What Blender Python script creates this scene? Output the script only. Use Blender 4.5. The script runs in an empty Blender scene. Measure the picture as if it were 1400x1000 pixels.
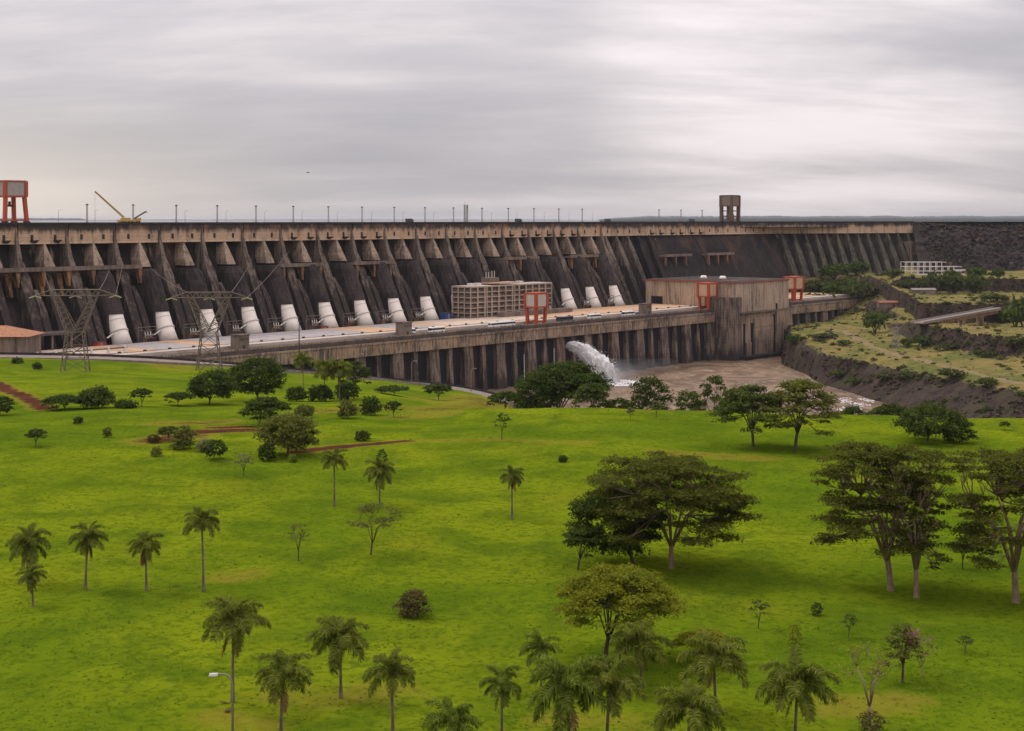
import bpy, math, random
import numpy as np
from mathutils import Vector, noise as mnoise

# ------------------------------------------------------------------ camera, sky, sun, exposure
sc = bpy.context.scene
CAMZ, F, CX, HY = 118.0, 2000.0, 700.0, 301.0          # photo pixels (1400 x 1000)
cam = bpy.data.cameras.new('camera'); camo = bpy.data.objects.new('camera', cam)
sc.collection.objects.link(camo); sc.camera = camo
camo.location = (0, 0, CAMZ); camo.rotation_euler = (math.pi / 2, 0, 0)
cam.sensor_width = 36.0; cam.lens = 36.0 * F / 1400.0; cam.sensor_fit = 'HORIZONTAL'
cam.shift_y = -(500.0 - HY) / 1400.0
cam.clip_start = 1.0; cam.clip_end = 60000.0
sc.render.resolution_x, sc.render.resolution_y = 1024, 731

SUN_AZ, SUN_EL = math.radians(-62), math.radians(50)     # azimuth from +Y towards +X
world = bpy.data.worlds.new('World'); sc.world = world; world.use_nodes = True
def build_world():
    nt = world.node_tree; N, L = nt.nodes, nt.links
    N.clear()
    out = N.new('ShaderNodeOutputWorld'); bg = N.new('ShaderNodeBackground')
    sky = N.new('ShaderNodeTexSky'); sky.sky_type = 'NISHITA'; sky.sun_disc = False
    sky.sun_elevation = SUN_EL; sky.sun_rotation = SUN_AZ
    tc = N.new('ShaderNodeTexCoord'); sep = N.new('ShaderNodeSeparateXYZ'); L.new(tc.outputs['Generated'], sep.inputs[0])
    def M(op, a, b=None, clamp=False):
        m = N.new('ShaderNodeMath'); m.operation = op; m.use_clamp = clamp
        for i, v in enumerate((a, b)):
            if v is None: continue
            if isinstance(v, (int, float)): m.inputs[i].default_value = v
            else: L.new(v, m.inputs[i])
        return m.outputs[0]
    zc = M('MAXIMUM', sep.outputs[2], 0.0)
    den = M('ADD', zc, 0.26)
    u = M('DIVIDE', sep.outputs[0], den); v = M('DIVIDE', sep.outputs[1], den)
    comb = N.new('ShaderNodeCombineXYZ'); L.new(u, comb.inputs[0]); L.new(v, comb.inputs[1])
    def noise(scale, detail, rough, off, dist=0.0, sx=1.0, sy=1.0):
        mp = N.new('ShaderNodeMapping'); L.new(comb.outputs[0], mp.inputs[0])
        mp.inputs['Location'].default_value = off; mp.inputs['Scale'].default_value = (sx, sy, 1)
        mp.inputs['Rotation'].default_value = (0, 0, 0.06)
        n = N.new('ShaderNodeTexNoise'); n.inputs['Scale'].default_value = scale; n.inputs['Detail'].default_value = detail
        n.inputs['Roughness'].default_value = rough; n.inputs['Distortion'].default_value = dist
        L.new(mp.outputs[0], n.inputs['Vector']); return n.outputs['Fac']
    n1 = noise(1.0, 3, 0.5, (3.1, 7.7, 0), 0.2, 0.5, 1.0)
    n2 = noise(2.6, 6, 0.55, (9.3, 1.2, 0), 0.25, 0.36, 1.0)
    n3 = noise(8.0, 5, 0.6, (2.0, 5.0, 0), 0.2, 0.36, 1.0)
    f = M('ADD', M('ADD', M('MULTIPLY', n1, 0.52), M('MULTIPLY', n2, 0.38)), M('MULTIPLY', n3, 0.10))
    # thinner cloud towards the upper right, where the light breaks through
    thin = N.new('ShaderNodeVectorMath'); thin.operation = 'DOT_PRODUCT'; L.new(tc.outputs['Generated'], thin.inputs[0])
    tv = Vector((0.205, 1.0, 0.135)).normalized(); thin.inputs[1].default_value = tv
    tm = N.new('ShaderNodeMapRange'); tm.interpolation_type = 'SMOOTHSTEP'; tm.inputs[1].default_value = 0.984; tm.inputs[2].default_value = 1.0; L.new(thin.outputs['Value'], tm.inputs[0])
    f = M('ADD', f, M('MULTIPLY', M('MULTIPLY', tm.outputs[0], n2), 0.26))
    r = N.new('ShaderNodeValToRGB'); L.new(f, r.inputs[0])
    cr = r.color_ramp; cr.interpolation = 'B_SPLINE'
    cr.elements[0].position = 0.38; cr.elements[0].color = (0.40, 0.385, 0.42, 1)
    cr.elements[1].position = 0.66; cr.elements[1].color = (0.90, 0.82, 0.83, 1)
    e = cr.elements.new(0.48); e.color = (0.505, 0.475, 0.50, 1)
    e = cr.elements.new(0.55); e.color = (0.62, 0.57, 0.585, 1)
    # warm thin veil low over the left of the view, where the sun stands behind the cloud
    dotv = N.new('ShaderNodeVectorMath'); dotv.operation = 'DOT_PRODUCT'; L.new(tc.outputs['Generated'], dotv.inputs[0])
    a = math.radians(-36); dotv.inputs[1].default_value = (math.sin(a), math.cos(a), 0.0)
    warm = N.new('ShaderNodeMapRange'); warm.interpolation_type = 'SMOOTHSTEP'
    warm.inputs[1].default_value = 0.86; warm.inputs[2].default_value = 1.0; L.new(dotv.outputs['Value'], warm.inputs[0])
    low = N.new('ShaderNodeMapRange'); low.inputs[1].default_value = 0.10; low.inputs[2].default_value = 0.0; low.interpolation_type = 'SMOOTHSTEP'
    L.new(sep.outputs[2], low.inputs[0])
    wf = M('MULTIPLY', M('MULTIPLY', warm.outputs[0], low.outputs[0]), 0.85)
    mw = N.new('ShaderNodeMix'); mw.data_type = 'RGBA'; mw.inputs[7].default_value = (0.86, 0.76, 0.64, 1)
    L.new(wf, mw.inputs[0]); L.new(r.outputs[0], mw.inputs[6])
    # standard overcast sky: zenith about three times as bright as the horizon
    br = M('ADD', 1.0, M('MULTIPLY', zc, 2.0))
    sc_ = N.new('ShaderNodeVectorMath'); sc_.operation = 'SCALE'; L.new(mw.outputs[2], sc_.inputs[0]); L.new(br, sc_.inputs['Scale'])
    sk = N.new('ShaderNodeVectorMath'); sk.operation = 'SCALE'; L.new(sky.outputs[0], sk.inputs[0]); sk.inputs['Scale'].default_value = 0.08
    mx = N.new('ShaderNodeMix'); mx.data_type = 'RGBA'; mx.inputs[0].default_value = 0.92
    L.new(sk.outputs[0], mx.inputs[6]); L.new(sc_.outputs[0], mx.inputs[7])
    L.new(mx.outputs[2], bg.inputs[0]); bg.inputs[1].default_value = 1.0
    L.new(bg.outputs[0], out.inputs[0])
build_world()
sun = bpy.data.lights.new('sun', 'SUN'); sun.energy = 1.5; sun.angle = math.radians(11); sun.color = (1.0, 0.95, 0.87)
suno = bpy.data.objects.new('sun', sun); sc.collection.objects.link(suno)
sd = Vector((math.sin(SUN_AZ) * math.cos(SUN_EL), math.cos(SUN_AZ) * math.cos(SUN_EL), math.sin(SUN_EL)))
suno.rotation_euler = sd.to_track_quat('Z', 'Y').to_euler(); suno.location = (-300, 200, 400)
vs = sc.view_settings; vs.view_transform = 'Standard'; vs.look = 'None'; vs.exposure = 0.0; vs.gamma = 1.0; vs.use_curve_mapping = False
sc.cycles.use_denoising = True
sc.cycles.max_bounces = 6; sc.cycles.diffuse_bounces = 3; sc.cycles.glossy_bounces = 2
sc.cycles.transmission_bounces = 4; sc.cycles.transparent_max_bounces = 6; sc.cycles.volume_bounces = 0
sc.cycles.use_adaptive_sampling = True

# ------------------------------------------------------------------ helpers
COL = sc.collection
def px(x, y, Y): return Vector(((x - CX) / F * Y, Y, CAMZ - (y - HY) / F * Y))

class MB:
    def __init__(s): s.v = []; s.f = []; s.m = []
    def face(s, pts, mi=0):
        i = len(s.v); s.v += [tuple(p) for p in pts]; s.f.append(tuple(range(i, i + len(pts)))); s.m.append(mi)
    def hexa(s, p, mi=0):       # p: 4 bottom (ccw), 4 top
        i = len(s.v); s.v += [tuple(q) for q in p]
        for q in ((3, 2, 1, 0), (4, 5, 6, 7), (0, 1, 5, 4), (1, 2, 6, 5), (2, 3, 7, 6), (3, 0, 4, 7)):
            s.f.append(tuple(i + k for k in q)); s.m.append(mi)
        return s
    def box(s, x0, x1, y0, y1, z0, z1, mi=0):
        return s.hexa([(x0, y0, z0), (x1, y0, z0), (x1, y1, z0), (x0, y1, z0), (x0, y0, z1), (x1, y0, z1), (x1, y1, z1), (x0, y1, z1)], mi)
    def tube(s, pts, rad, n=6, mi=0, caps=True):
        pts = [Vector(p) for p in pts]; base = len(s.v); up = None
        for k, p in enumerate(pts):
            d = (pts[min(k + 1, len(pts) - 1)] - pts[max(k - 1, 0)])
            d = d.normalized() if d.length > 1e-9 else Vector((0, 0, 1))
            ref = Vector((0, 0, 1)) if abs(d.z) < 0.9 else Vector((1, 0, 0))
            a = d.cross(ref).normalized() if up is None else (up - d * up.dot(d)).normalized(); up = a
            b = d.cross(a); r = rad[k] if isinstance(rad, (list, tuple)) else rad
            for j in range(n):
                t = 2 * math.pi * j / n; q = p + a * (math.cos(t) * r) + b * (math.sin(t) * r); s.v.append((q.x, q.y, q.z))
        for k in range(len(pts) - 1):
            for j in range(n):
                j2 = (j + 1) % n
                s.f.append((base + k * n + j, base + k * n + j2, base + (k + 1) * n + j2, base + (k + 1) * n + j)); s.m.append(mi)
        if caps:
            s.f.append(tuple(base + j for j in reversed(range(n)))); s.m.append(mi)
            e = base + (len(pts) - 1) * n; s.f.append(tuple(e + j for j in range(n))); s.m.append(mi)
        return s
    def bar(s, p, q, r, mi=0): return s.tube([p, q], r, 4, mi)
    def mesh(s, name, mats, smooth=False):
        me = bpy.data.meshes.new(name); me.from_pydata(s.v, [], s.f)
        for m in (mats if isinstance(mats, (list, tuple)) else [mats]): me.materials.append(m)
        if any(s.m): me.polygons.foreach_set('material_index', s.m)
        if smooth: me.polygons.foreach_set('use_smooth', [True] * len(s.f))
        me.update(); return me
    def build(s, name, mats, parent=None, smooth=False, local=False):
        return link(name, s.mesh(name, mats, smooth), parent, local)

WORLD0 = {}
def link(name, data, parent=None, local=False):
    o = bpy.data.objects.new(name, data); COL.objects.link(o)
    if parent is not None:
        o.parent = parent
        if not local: o.location = -WORLD0.get(parent.name, Vector((0, 0, 0)))
    return o
def tag(o, label, cat, group=None, kind=None):
    o['label'] = label
    if cat: o['category'] = cat
    if group: o['group'] = group
    if kind: o['kind'] = kind
    return o
def thing(name, label, cat, loc=(0, 0, 0), rz=0.0, group=None):
    o = bpy.data.objects.new(name, None); COL.objects.link(o); o.empty_display_size = 1
    o.location = loc; o.rotation_euler = (0, 0, rz); WORLD0[o.name] = Vector(loc)
    return tag(o, label, cat, group)
def copy_tree(o, parent=None):
    c = o.copy(); COL.objects.link(c); c.parent = parent
    for ch in list(o.children): copy_tree(ch, c)
    return c
def struct(o, label=None):
    o['kind'] = 'structure'
    if label: o['label'] = label
    return o
ORD = 'first second third fourth fifth sixth seventh eighth ninth tenth eleventh twelfth thirteenth fourteenth fifteenth sixteenth seventeenth eighteenth nineteenth twentieth'.split()

# ------------------------------------------------------------------ materials
class NT:
    def __init__(s, name):
        s.mat = bpy.data.materials.new(name); s.mat.use_nodes = True; nt = s.mat.node_tree
        s.N, s.L = nt.nodes, nt.links; s.bsdf = s.N['Principled BSDF']; s.out = s.N['Material Output']
        s.bsdf.inputs['Specular IOR Level'].default_value = 0.25
    def put(s, sock, v):
        if hasattr(v, 'is_linked') or hasattr(v, 'links'): s.L.new(v, sock)
        else: sock.default_value = v
    def pos(s, scale=(1, 1, 1)):
        g = s.N.new('ShaderNodeNewGeometry'); m = s.N.new('ShaderNodeVectorMath'); m.operation = 'MULTIPLY'
        s.L.new(g.outputs['Position'], m.inputs[0]); m.inputs[1].default_value = scale; return m.outputs[0]
    def obj(s, scale=(1, 1, 1)):
        g = s.N.new('ShaderNodeTexCoord'); m = s.N.new('ShaderNodeVectorMath'); m.operation = 'MULTIPLY'
        s.L.new(g.outputs['Object'], m.inputs[0]); m.inputs[1].default_value = scale; return m.outputs[0]
    def noise(s, vec, scale=1.0, detail=4, rough=0.55, dist=0.0):
        n = s.N.new('ShaderNodeTexNoise'); s.L.new(vec, n.inputs['Vector'])
        n.inputs['Scale'].default_value = scale; n.inputs['Detail'].default_value = detail
        n.inputs['Roughness'].default_value = rough; n.inputs['Distortion'].default_value = dist; return n.outputs['Fac']
    def ramp(s, fac, lo, hi):
        m = s.N.new('ShaderNodeMapRange'); m.interpolation_type = 'SMOOTHSTEP'; s.L.new(fac, m.inputs[0])
        m.inputs[1].default_value = lo; m.inputs[2].default_value = hi; return m.outputs[0]
    def math(s, op, a, b=0.0, clamp=False):
        m = s.N.new('ShaderNodeMath'); m.operation = op; m.use_clamp = clamp; s.put(m.inputs[0], a); s.put(m.inputs[1], b); return m.outputs[0]
    def mix(s, fac, a, b):
        m = s.N.new('ShaderNodeMix'); m.data_type = 'RGBA'
        s.put(m.inputs[0], fac)
        for k, v in ((6, a), (7, b)):
            if isinstance(v, tuple): v = (v[0], v[1], v[2], 1)
            s.put(m.inputs[k], v)
        return m.outputs[2]
    def sepz(s):
        g = s.N.new('ShaderNodeNewGeometry'); p = s.N.new('ShaderNodeSeparateXYZ'); s.L.new(g.outputs['Position'], p.inputs[0]); return p.outputs[2]
    def normz(s):
        g = s.N.new('ShaderNodeNewGeometry'); p = s.N.new('ShaderNodeSeparateXYZ'); s.L.new(g.outputs['Normal'], p.inputs[0]); return p.outputs[2]
    def island(s): return s.N.new('ShaderNodeNewGeometry').outputs['Random Per Island']
    def rand(s): return s.N.new('ShaderNodeObjectInfo').outputs['Random']
    def bump(s, h, strength=0.5, dist=0.3):
        b = s.N.new('ShaderNodeBump'); b.inputs['Strength'].default_value = strength; b.inputs['Distance'].default_value = dist
        s.L.new(h, b.inputs['Height']); s.L.new(b.outputs[0], s.bsdf.inputs['Normal']); return s
    def fin(s, col, rough=0.9, metal=0.0):
        if isinstance(col, tuple): col = (col[0], col[1], col[2], 1)
        s.put(s.bsdf.inputs['Base Color'], col); s.put(s.bsdf.inputs['Roughness'], rough); s.bsdf.inputs['Metallic'].default_value = metal
        return s.mat

def concrete(name, base, dark, lo=0.38, hi=0.66, streak=(0.45, 0.45, 0.05), fine=0.9, zstain=None, lifts=True, tint=None, bumpd=0.25, seep=False):
    t = NT(name)
    st = t.noise(t.pos(streak), 1.0, 6, 0.62, 0.4)
    bl = t.noise(t.pos((0.06, 0.06, 0.06)), 1.0, 5, 0.6)
    f = t.math('ADD', t.math('MULTIPLY', st, 0.6), t.math('MULTIPLY', bl, 0.4))
    if zstain:
        z = t.sepz(); d = t.ramp(z, zstain[0], zstain[1]); f = t.math('ADD', f, t.math('MULTIPLY', d, zstain[2]))
    f = t.ramp(f, lo, hi)
    col = t.mix(f, base, dark)
    if tint:
        tn = t.ramp(t.noise(t.pos((0.09, 0.09, 0.03)), 1.0, 4, 0.6), 0.5, 0.68)
        col = t.mix(t.math('MULTIPLY', tn, tint[1]), col, tint[0])
    fn = t.noise(t.pos(), fine, 5, 0.65)
    col = t.mix(t.ramp(fn, 0.3, 0.75), tuple(0.72 * c for c in base), col) if False else t.mix(t.math('MULTIPLY', t.ramp(fn, 0.35, 0.75), 0.35), col, dark)
    if lifts:
        fr = t.math('FRACT', t.math('MULTIPLY', t.sepz(), 0.4)); ln = t.math('LESS_THAN', fr, 0.07)
        col = t.mix(t.math('MULTIPLY', ln, 0.45), col, dark)
    if seep:
        zz = t.sepz(); band = t.math('MULTIPLY', t.ramp(zz, 90.0, 99.0), t.ramp(zz, 104.5, 101.5))
        sp_ = t.ramp(t.math('ADD', t.math('MULTIPLY', t.noise(t.pos((0.045, 0.045, 0.03)), 1.0, 3, 0.5), 0.6), t.math('MULTIPLY', st, 0.4)), 0.55, 0.66)
        col = t.mix(t.math('MULTIPLY', t.math('MULTIPLY', band, sp_), 0.8), col, (0.38, 0.33, 0.22))
        rs = t.ramp(t.noise(t.pos((0.03, 0.03, 0.012)), 1.0, 4, 0.6, 0.5), 0.55, 0.7); col = t.mix(t.math('MULTIPLY', rs, 0.45), col, (0.13, 0.065, 0.038))
    t.bump(fn, 0.6, bumpd)
    return t.fin(col, 0.92)
def paint(name, col, dirt=0.35, rough=0.5, dcol=None, scale=0.8):
    t = NT(name); n = t.noise(t.obj(), scale, 5, 0.6); n2 = t.noise(t.obj((1, 1, 0.15)), scale * 2, 5, 0.6)
    f = t.math('MULTIPLY', t.ramp(t.math('MULTIPLY', t.math('ADD', n, n2), 0.5), 0.45, 0.7), dirt)
    return t.fin(t.mix(f, col, dcol or tuple(0.35 * c + 0.01 for c in col)), rough)

MT = {}
MT['recess'] = concrete('stained_shaded_concrete', (0.040, 0.028, 0.025), (0.010, 0.007, 0.007), 0.36, 0.6, (0.3, 0.3, 0.04), seep=True)  # algae stain, and the shade between the ribs put into the colour too
MT['rib'] = concrete('weathered_rib_concrete', (0.205, 0.155, 0.122), (0.034, 0.025, 0.022), 0.42, 0.66, (0.5, 0.5, 0.06), zstain=(96.0, 56.0, 0.16))
MT['wedge'] = concrete('pale_wedge_concrete', (0.40, 0.29, 0.21), (0.085, 0.062, 0.05), 0.42, 0.66, (0.6, 0.6, 0.08))
MT['cover'] = concrete('dark_penstock_cover', (0.058, 0.041, 0.037), (0.014, 0.010, 0.010), 0.4, 0.62, (0.4, 0.4, 0.05))
MT['head'] = concrete('headwall_concrete', (0.54, 0.37, 0.25), (0.05, 0.038, 0.035), 0.46, 0.74, (0.28, 0.28, 0.05), zstain=(108.0, 115.5, 0.33), tint=((0.45, 0.25, 0.13), 0.35))
MT['coping'] = concrete('dark_coping', (0.05, 0.042, 0.042), (0.02, 0.017, 0.018), lifts=False)
MT['wing'] = concrete('mossy_wing_concrete', (0.125, 0.105, 0.075), (0.028, 0.025, 0.019), 0.38, 0.64, (0.45, 0.45, 0.05))
MT['wingdark'] = concrete('wing_shadow_concrete', (0.06, 0.052, 0.04), (0.02, 0.018, 0.015), 0.38, 0.62, (0.35, 0.35, 0.05))
MT['pier'] = concrete('pier_concrete', (0.25, 0.18, 0.135), (0.042, 0.031, 0.028), 0.38, 0.60, (0.5, 0.5, 0.06), zstain=(14.0, -2.0, 0.16), tint=((0.30, 0.16, 0.10), 0.3))
MT['fascia'] = concrete('fascia_concrete', (0.40, 0.285, 0.195), (0.065, 0.048, 0.04), 0.40, 0.62, (0.8, 0.8, 0.12), lifts=False, tint=((0.42, 0.24, 0.13), 0.4))
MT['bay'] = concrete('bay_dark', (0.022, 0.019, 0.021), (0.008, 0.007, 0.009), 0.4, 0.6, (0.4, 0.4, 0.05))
MT['hall'] = concrete('hall_concrete', (0.47, 0.35, 0.25), (0.10, 0.075, 0.06), 0.42, 0.68, (0.55, 0.55, 0.05), lifts=False, tint=((0.44, 0.27, 0.16), 0.3))
MT['hall_low'] = concrete('hall_base_concrete', (0.38, 0.26, 0.175), (0.085, 0.065, 0.055), 0.42, 0.68, (0.55, 0.55, 0.05), zstain=(22.0, 0.0, 0.10))
MT['deck'] = concrete('deck_concrete', (0.22, 0.165, 0.135), (0.09, 0.07, 0.06), 0.4, 0.65, (0.2, 0.2, 0.2), lifts=False)
MT['deckdark'] = concrete('deck_strip_dark', (0.12, 0.092, 0.08), (0.05, 0.04, 0.038), 0.4, 0.65, (0.2, 0.2, 0.2), lifts=False)
MT['roadpale'] = concrete('pale_deck_road', (0.50, 0.42, 0.36), (0.28, 0.225, 0.195), 0.45, 0.75, (0.15, 0.15, 0.15), lifts=False)
MT['roof_orange'] = concrete('orange_gravel_roof', (0.56, 0.36, 0.215), (0.36, 0.225, 0.145), 0.4, 0.7, (0.3, 0.3, 0.3), 1.5, lifts=False)
MT['roof_grey'] = concrete('grey_gravel_roof', (0.38, 0.345, 0.335), (0.25, 0.22, 0.215), 0.4, 0.7, (0.3, 0.3, 0.3), 1.5, lifts=False)
MT['roof_pale'] = concrete('pale_gravel_roof', (0.58, 0.46, 0.37), (0.38, 0.285, 0.22), 0.4, 0.7, (0.3, 0.3, 0.3), 1.5, lifts=False)
MT['slab'] = concrete('building_frame_concrete', (0.50, 0.39, 0.30), (0.20, 0.15, 0.12), 0.45, 0.72, (0.6, 0.6, 0.1), lifts=False)
MT['core'] = concrete('building_infill', (0.17, 0.13, 0.11), (0.05, 0.042, 0.042), 0.4, 0.62, (0.6, 0.6, 0.3), lifts=False)
MT['kiosk'] = concrete('kiosk_concrete', (0.24, 0.175, 0.14), (0.1, 0.075, 0.065), lifts=False)
MT['rust'] = concrete('rusty_concrete', (0.42, 0.21, 0.10), (0.10, 0.062, 0.045), 0.42, 0.66, (0.6, 0.6, 0.1), lifts=False)
MT['rustdark'] = concrete('brown_bracket_concrete', (0.30, 0.155, 0.08), (0.05, 0.033, 0.026), 0.42, 0.62, (0.6, 0.6, 0.1), lifts=False)
MT['steeldark'] = paint('dark_steel', (0.05, 0.042, 0.04), 0.4, 0.6)
MT['steelgrey'] = paint('galvanised_steel', (0.22, 0.19, 0.165), 0.4, 0.55)
MT['pylon'] = paint('pylon_steel', (0.15, 0.11, 0.085), 0.4, 0.55)
MT['insul'] = paint('insulator_glass', (0.35, 0.33, 0.16), 0.3, 0.4)
MT['white'] = paint('white_pipe_paint', (0.80, 0.73, 0.65), 0.3, 0.5, (0.45, 0.36, 0.28), 0.25)
MT['whiteband'] = paint('white_band_paint', (0.62, 0.56, 0.5), 0.3, 0.5)
MT['orange'] = paint('orange_crane_paint', (0.40, 0.07, 0.024), 0.5, 0.5, scale=0.5)
MT['clad'] = paint('grey_crane_cladding', (0.50, 0.43, 0.37), 0.4, 0.55, scale=0.3)
MT['cladbeige'] = paint('beige_crane_cladding', (0.52, 0.34, 0.22), 0.4, 0.55, scale=0.3)
MT['cladgrey2'] = paint('dull_crane_cladding', (0.34, 0.31, 0.29), 0.4, 0.55, scale=0.3)
MT['brown'] = paint('brown_crane_paint', (0.13, 0.075, 0.055), 0.6, 0.6, scale=0.3)
MT['brownclad'] = paint('brown_crane_cladding', (0.20, 0.145, 0.115), 0.7, 0.6, scale=0.25)
MT['yellow'] = paint('yellow_machine_paint', (0.50, 0.30, 0.04), 0.5, 0.45)
MT['busw'] = paint('white_bus_paint', (0.78, 0.76, 0.74), 0.1, 0.3)
MT['busd'] = paint('dark_bus_paint', (0.06, 0.07, 0.08), 0.1, 0.3)
MT['glass'] = NT('dark_glass').fin((0.012, 0.014, 0.018), 0.12)
MT['officeglass'] = NT('dusty_window_glass').fin((0.055, 0.046, 0.042), 0.35)
MT['tyre'] = NT('tyre_rubber').fin((0.012, 0.012, 0.012), 0.9)
MT['red'] = paint('red_roof_paint', (0.27, 0.085, 0.06), 0.4, 0.6)
MT['redbox'] = paint('red_equipment_paint', (0.35, 0.04, 0.03), 0.3, 0.5)
MT['blue'] = paint('blue_tarp', (0.03, 0.07, 0.22), 0.3, 0.6)
MT['whitesteel'] = paint('white_frame_paint', (0.66, 0.60, 0.56), 0.25, 0.5)
MT['mastpaint'] = paint('mast_paint', (0.30, 0.27, 0.25), 0.5, 0.5, scale=0.4)
def tiles():
    t = NT('clay_roof_tiles'); n = t.noise(t.pos(), 0.9, 4, 0.6)
    return t.bump(n, 0.5, 0.1).fin(t.mix(t.ramp(n, 0.3, 0.7), (0.42, 0.20, 0.11), (0.25, 0.11, 0.065)), 0.85)
MT['tiles'] = tiles()
def asphalt():
    t = NT('worn_asphalt'); n = t.noise(t.pos(), 0.35, 6, 0.65)
    return t.fin(t.mix(t.ramp(n, 0.35, 0.7), (0.25, 0.195, 0.165), (0.15, 0.115, 0.10)), 0.9)
MT['asphalt'] = asphalt()
def rock(name, a, b, c):
    t = NT(name); n = t.noise(t.pos(), 0.16, 8, 0.7); n2 = t.noise(t.pos((0.5, 0.5, 0.2)), 1.0, 6, 0.7)
    col = t.mix(t.ramp(n, 0.35, 0.68), a, b); col = t.mix(t.ramp(n2, 0.58, 0.75), col, c)
    return t.bump(n2, 1.0, 1.5).fin(col, 0.95)
MT['rockfill'] = rock('dark_rockfill', (0.014, 0.010, 0.011), (0.042, 0.029, 0.026), (0.12, 0.085, 0.06))

def grass_mat():
    t = NT('lawn_grass')
    at = t.N.new('ShaderNodeAttribute'); at.attribute_name = 'soil'; soil = at.outputs['Fac']
    big = t.noise(t.pos((0.012, 0.012, 0.0)), 1.0, 4, 0.55, 0.4)
    mid = t.noise(t.pos((0.07, 0.07, 0.0)), 1.0, 5, 0.6, 0.5)
    fine = t.noise(t.pos((0.9, 0.9, 0.3)), 1.0, 5, 0.65, 0.3)
    vf = t.noise(t.pos((3.5, 3.5, 1.0)), 1.0, 3, 0.6)
    g = t.mix(t.ramp(big, 0.34, 0.66), (0.088, 0.140, 0.005), (0.185, 0.225, 0.007))
    g = t.mix(t.math('MULTIPLY', t.ramp(mid, 0.40, 0.68), 0.75), g, (0.054, 0.098, 0.005))
    g = t.mix(t.math('MULTIPLY', t.ramp(t.noise(t.pos((0.03, 0.03, 0)), 1.0, 4, 0.6, 0.3), 0.54, 0.74), 0.6), g, (0.200, 0.200, 0.010))
    g = t.mix(t.math('MULTIPLY', t.ramp(fine, 0.46, 0.64), 0.6), g, (0.038, 0.076, 0.004))
    g = t.mix(t.math('MULTIPLY', t.ramp(vf, 0.5, 0.72), 0.45), g, (0.185, 0.23, 0.016))
    e = t.math('ADD', soil, t.math('MULTIPLY', t.math('SUBTRACT', t.noise(t.pos((0.22, 0.22, 0.1)), 1.0, 6, 0.7), 0.5), 0.9))
    g = t.mix(t.math('MULTIPLY', t.ramp(e, 0.22, 0.5), 0.6), g, (0.21, 0.17, 0.022))
    dirt = t.mix(t.ramp(mid, 0.35, 0.65), (0.10, 0.035, 0.02), (0.062, 0.024, 0.016))
    g = t.mix(t.ramp(e, 0.50, 0.80), g, dirt)
    h = t.math('ADD', t.math('MULTIPLY', t.noise(t.pos((0.35, 0.35, 0.1)), 1.0, 6, 0.7, 0.4), 1.0), t.math('MULTIPLY', fine, 0.45))
    t.bump(h, 0.9, 0.9); t.bsdf.inputs['Specular IOR Level'].default_value = 0.0
    return t.fin(g, 1.0)
MT['grass'] = grass_mat()
def bank_mat():
    t = NT('bank_grass_and_rock')
    nz = t.normz()
    a = t.noise(t.pos((0.025, 0.025, 0.02)), 1.0, 6, 0.65, 0.4); b = t.noise(t.pos((0.12, 0.12, 0.05)), 1.0, 7, 0.7, 0.3); c = t.noise(t.pos((0.5, 0.5, 0.12)), 1.0, 6, 0.7)
    gr = t.mix(t.ramp(a, 0.36, 0.6), (0.100, 0.115, 0.012), (0.225, 0.165, 0.040))
    gr = t.mix(t.math('MULTIPLY', t.ramp(b, 0.46, 0.66), 0.7), gr, (0.050, 0.060, 0.010))
    gr = t.mix(t.math('MULTIPLY', t.ramp(b, 0.60, 0.7), t.ramp(a, 0.45, 0.6)), gr, (0.22, 0.125, 0.075))
    rk = t.mix(t.ramp(b, 0.35, 0.65), (0.020, 0.013, 0.011), (0.062, 0.038, 0.026))
    rk = t.mix(t.math('MULTIPLY', t.ramp(c, 0.55, 0.7), 0.7), rk, (0.115, 0.075, 0.045))
    rk = t.mix(t.math('MULTIPLY', t.ramp(a, 0.5, 0.62), 0.45), rk, (0.05, 0.055, 0.016))
    f = t.math('ADD', nz, t.math('MULTIPLY', t.math('SUBTRACT', b, 0.5), 0.4))
    f = t.math('SUBTRACT', f, t.math('MULTIPLY', t.ramp(t.math('ADD', t.sepz(), t.math('MULTIPLY', c, 3.0)), 19.6, 17.2), 0.5))   # rubble revetment by the water
    t.bump(t.math('ADD', b, c), 1.0, 1.6)
    return t.fin(t.mix(t.ramp(f, 0.80, 0.93), rk, gr), 0.95)
MT['bank'] = bank_mat()
def water_mat(name, a, b, scale, rough, bs):
    t = NT(name); p = t.pos((1, 1, 1)); n1 = t.noise(t.pos((0.035, 0.03, 0)), 1.0, 7, 0.7, 1.5); n2 = t.noise(t.pos((0.16, 0.055, 0)), scale, 6, 0.7, 1.0)
    col = t.mix(t.ramp(n1, 0.36, 0.62), a, b)
    col = t.mix(t.math('MULTIPLY', t.ramp(n2, 0.54, 0.66), 0.7), col, (0.40, 0.30, 0.22))
    t.bump(t.math('ADD', n2, t.math('MULTIPLY', n1, 1.5)), 0.9, bs); t.bsdf.inputs['Specular IOR Level'].default_value = 0.12
    return t.fin(col, rough)
MT['river'] = water_mat('muddy_river_water', (0.30, 0.205, 0.13), (0.13, 0.085, 0.052), 0.8, 0.5, 4.0)
MT['lake'] = water_mat('reservoir_water', (0.16, 0.17, 0.175), (0.12, 0.13, 0.14), 0.3, 0.3, 0.3)
def foam_mat():
    t = NT('white_water'); n = t.noise(t.obj((0.5, 0.5, 0.5)), 1.0, 6, 0.7)
    t.bump(n, 1.0, 0.8); t.bsdf.inputs['Subsurface Weight'].default_value = 0.0
    return t.fin(t.mix(t.ramp(n, 0.35, 0.7), (0.62, 0.60, 0.60), (0.85, 0.84, 0.84)), 0.6)
MT['foam'] = foam_mat()
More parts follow.
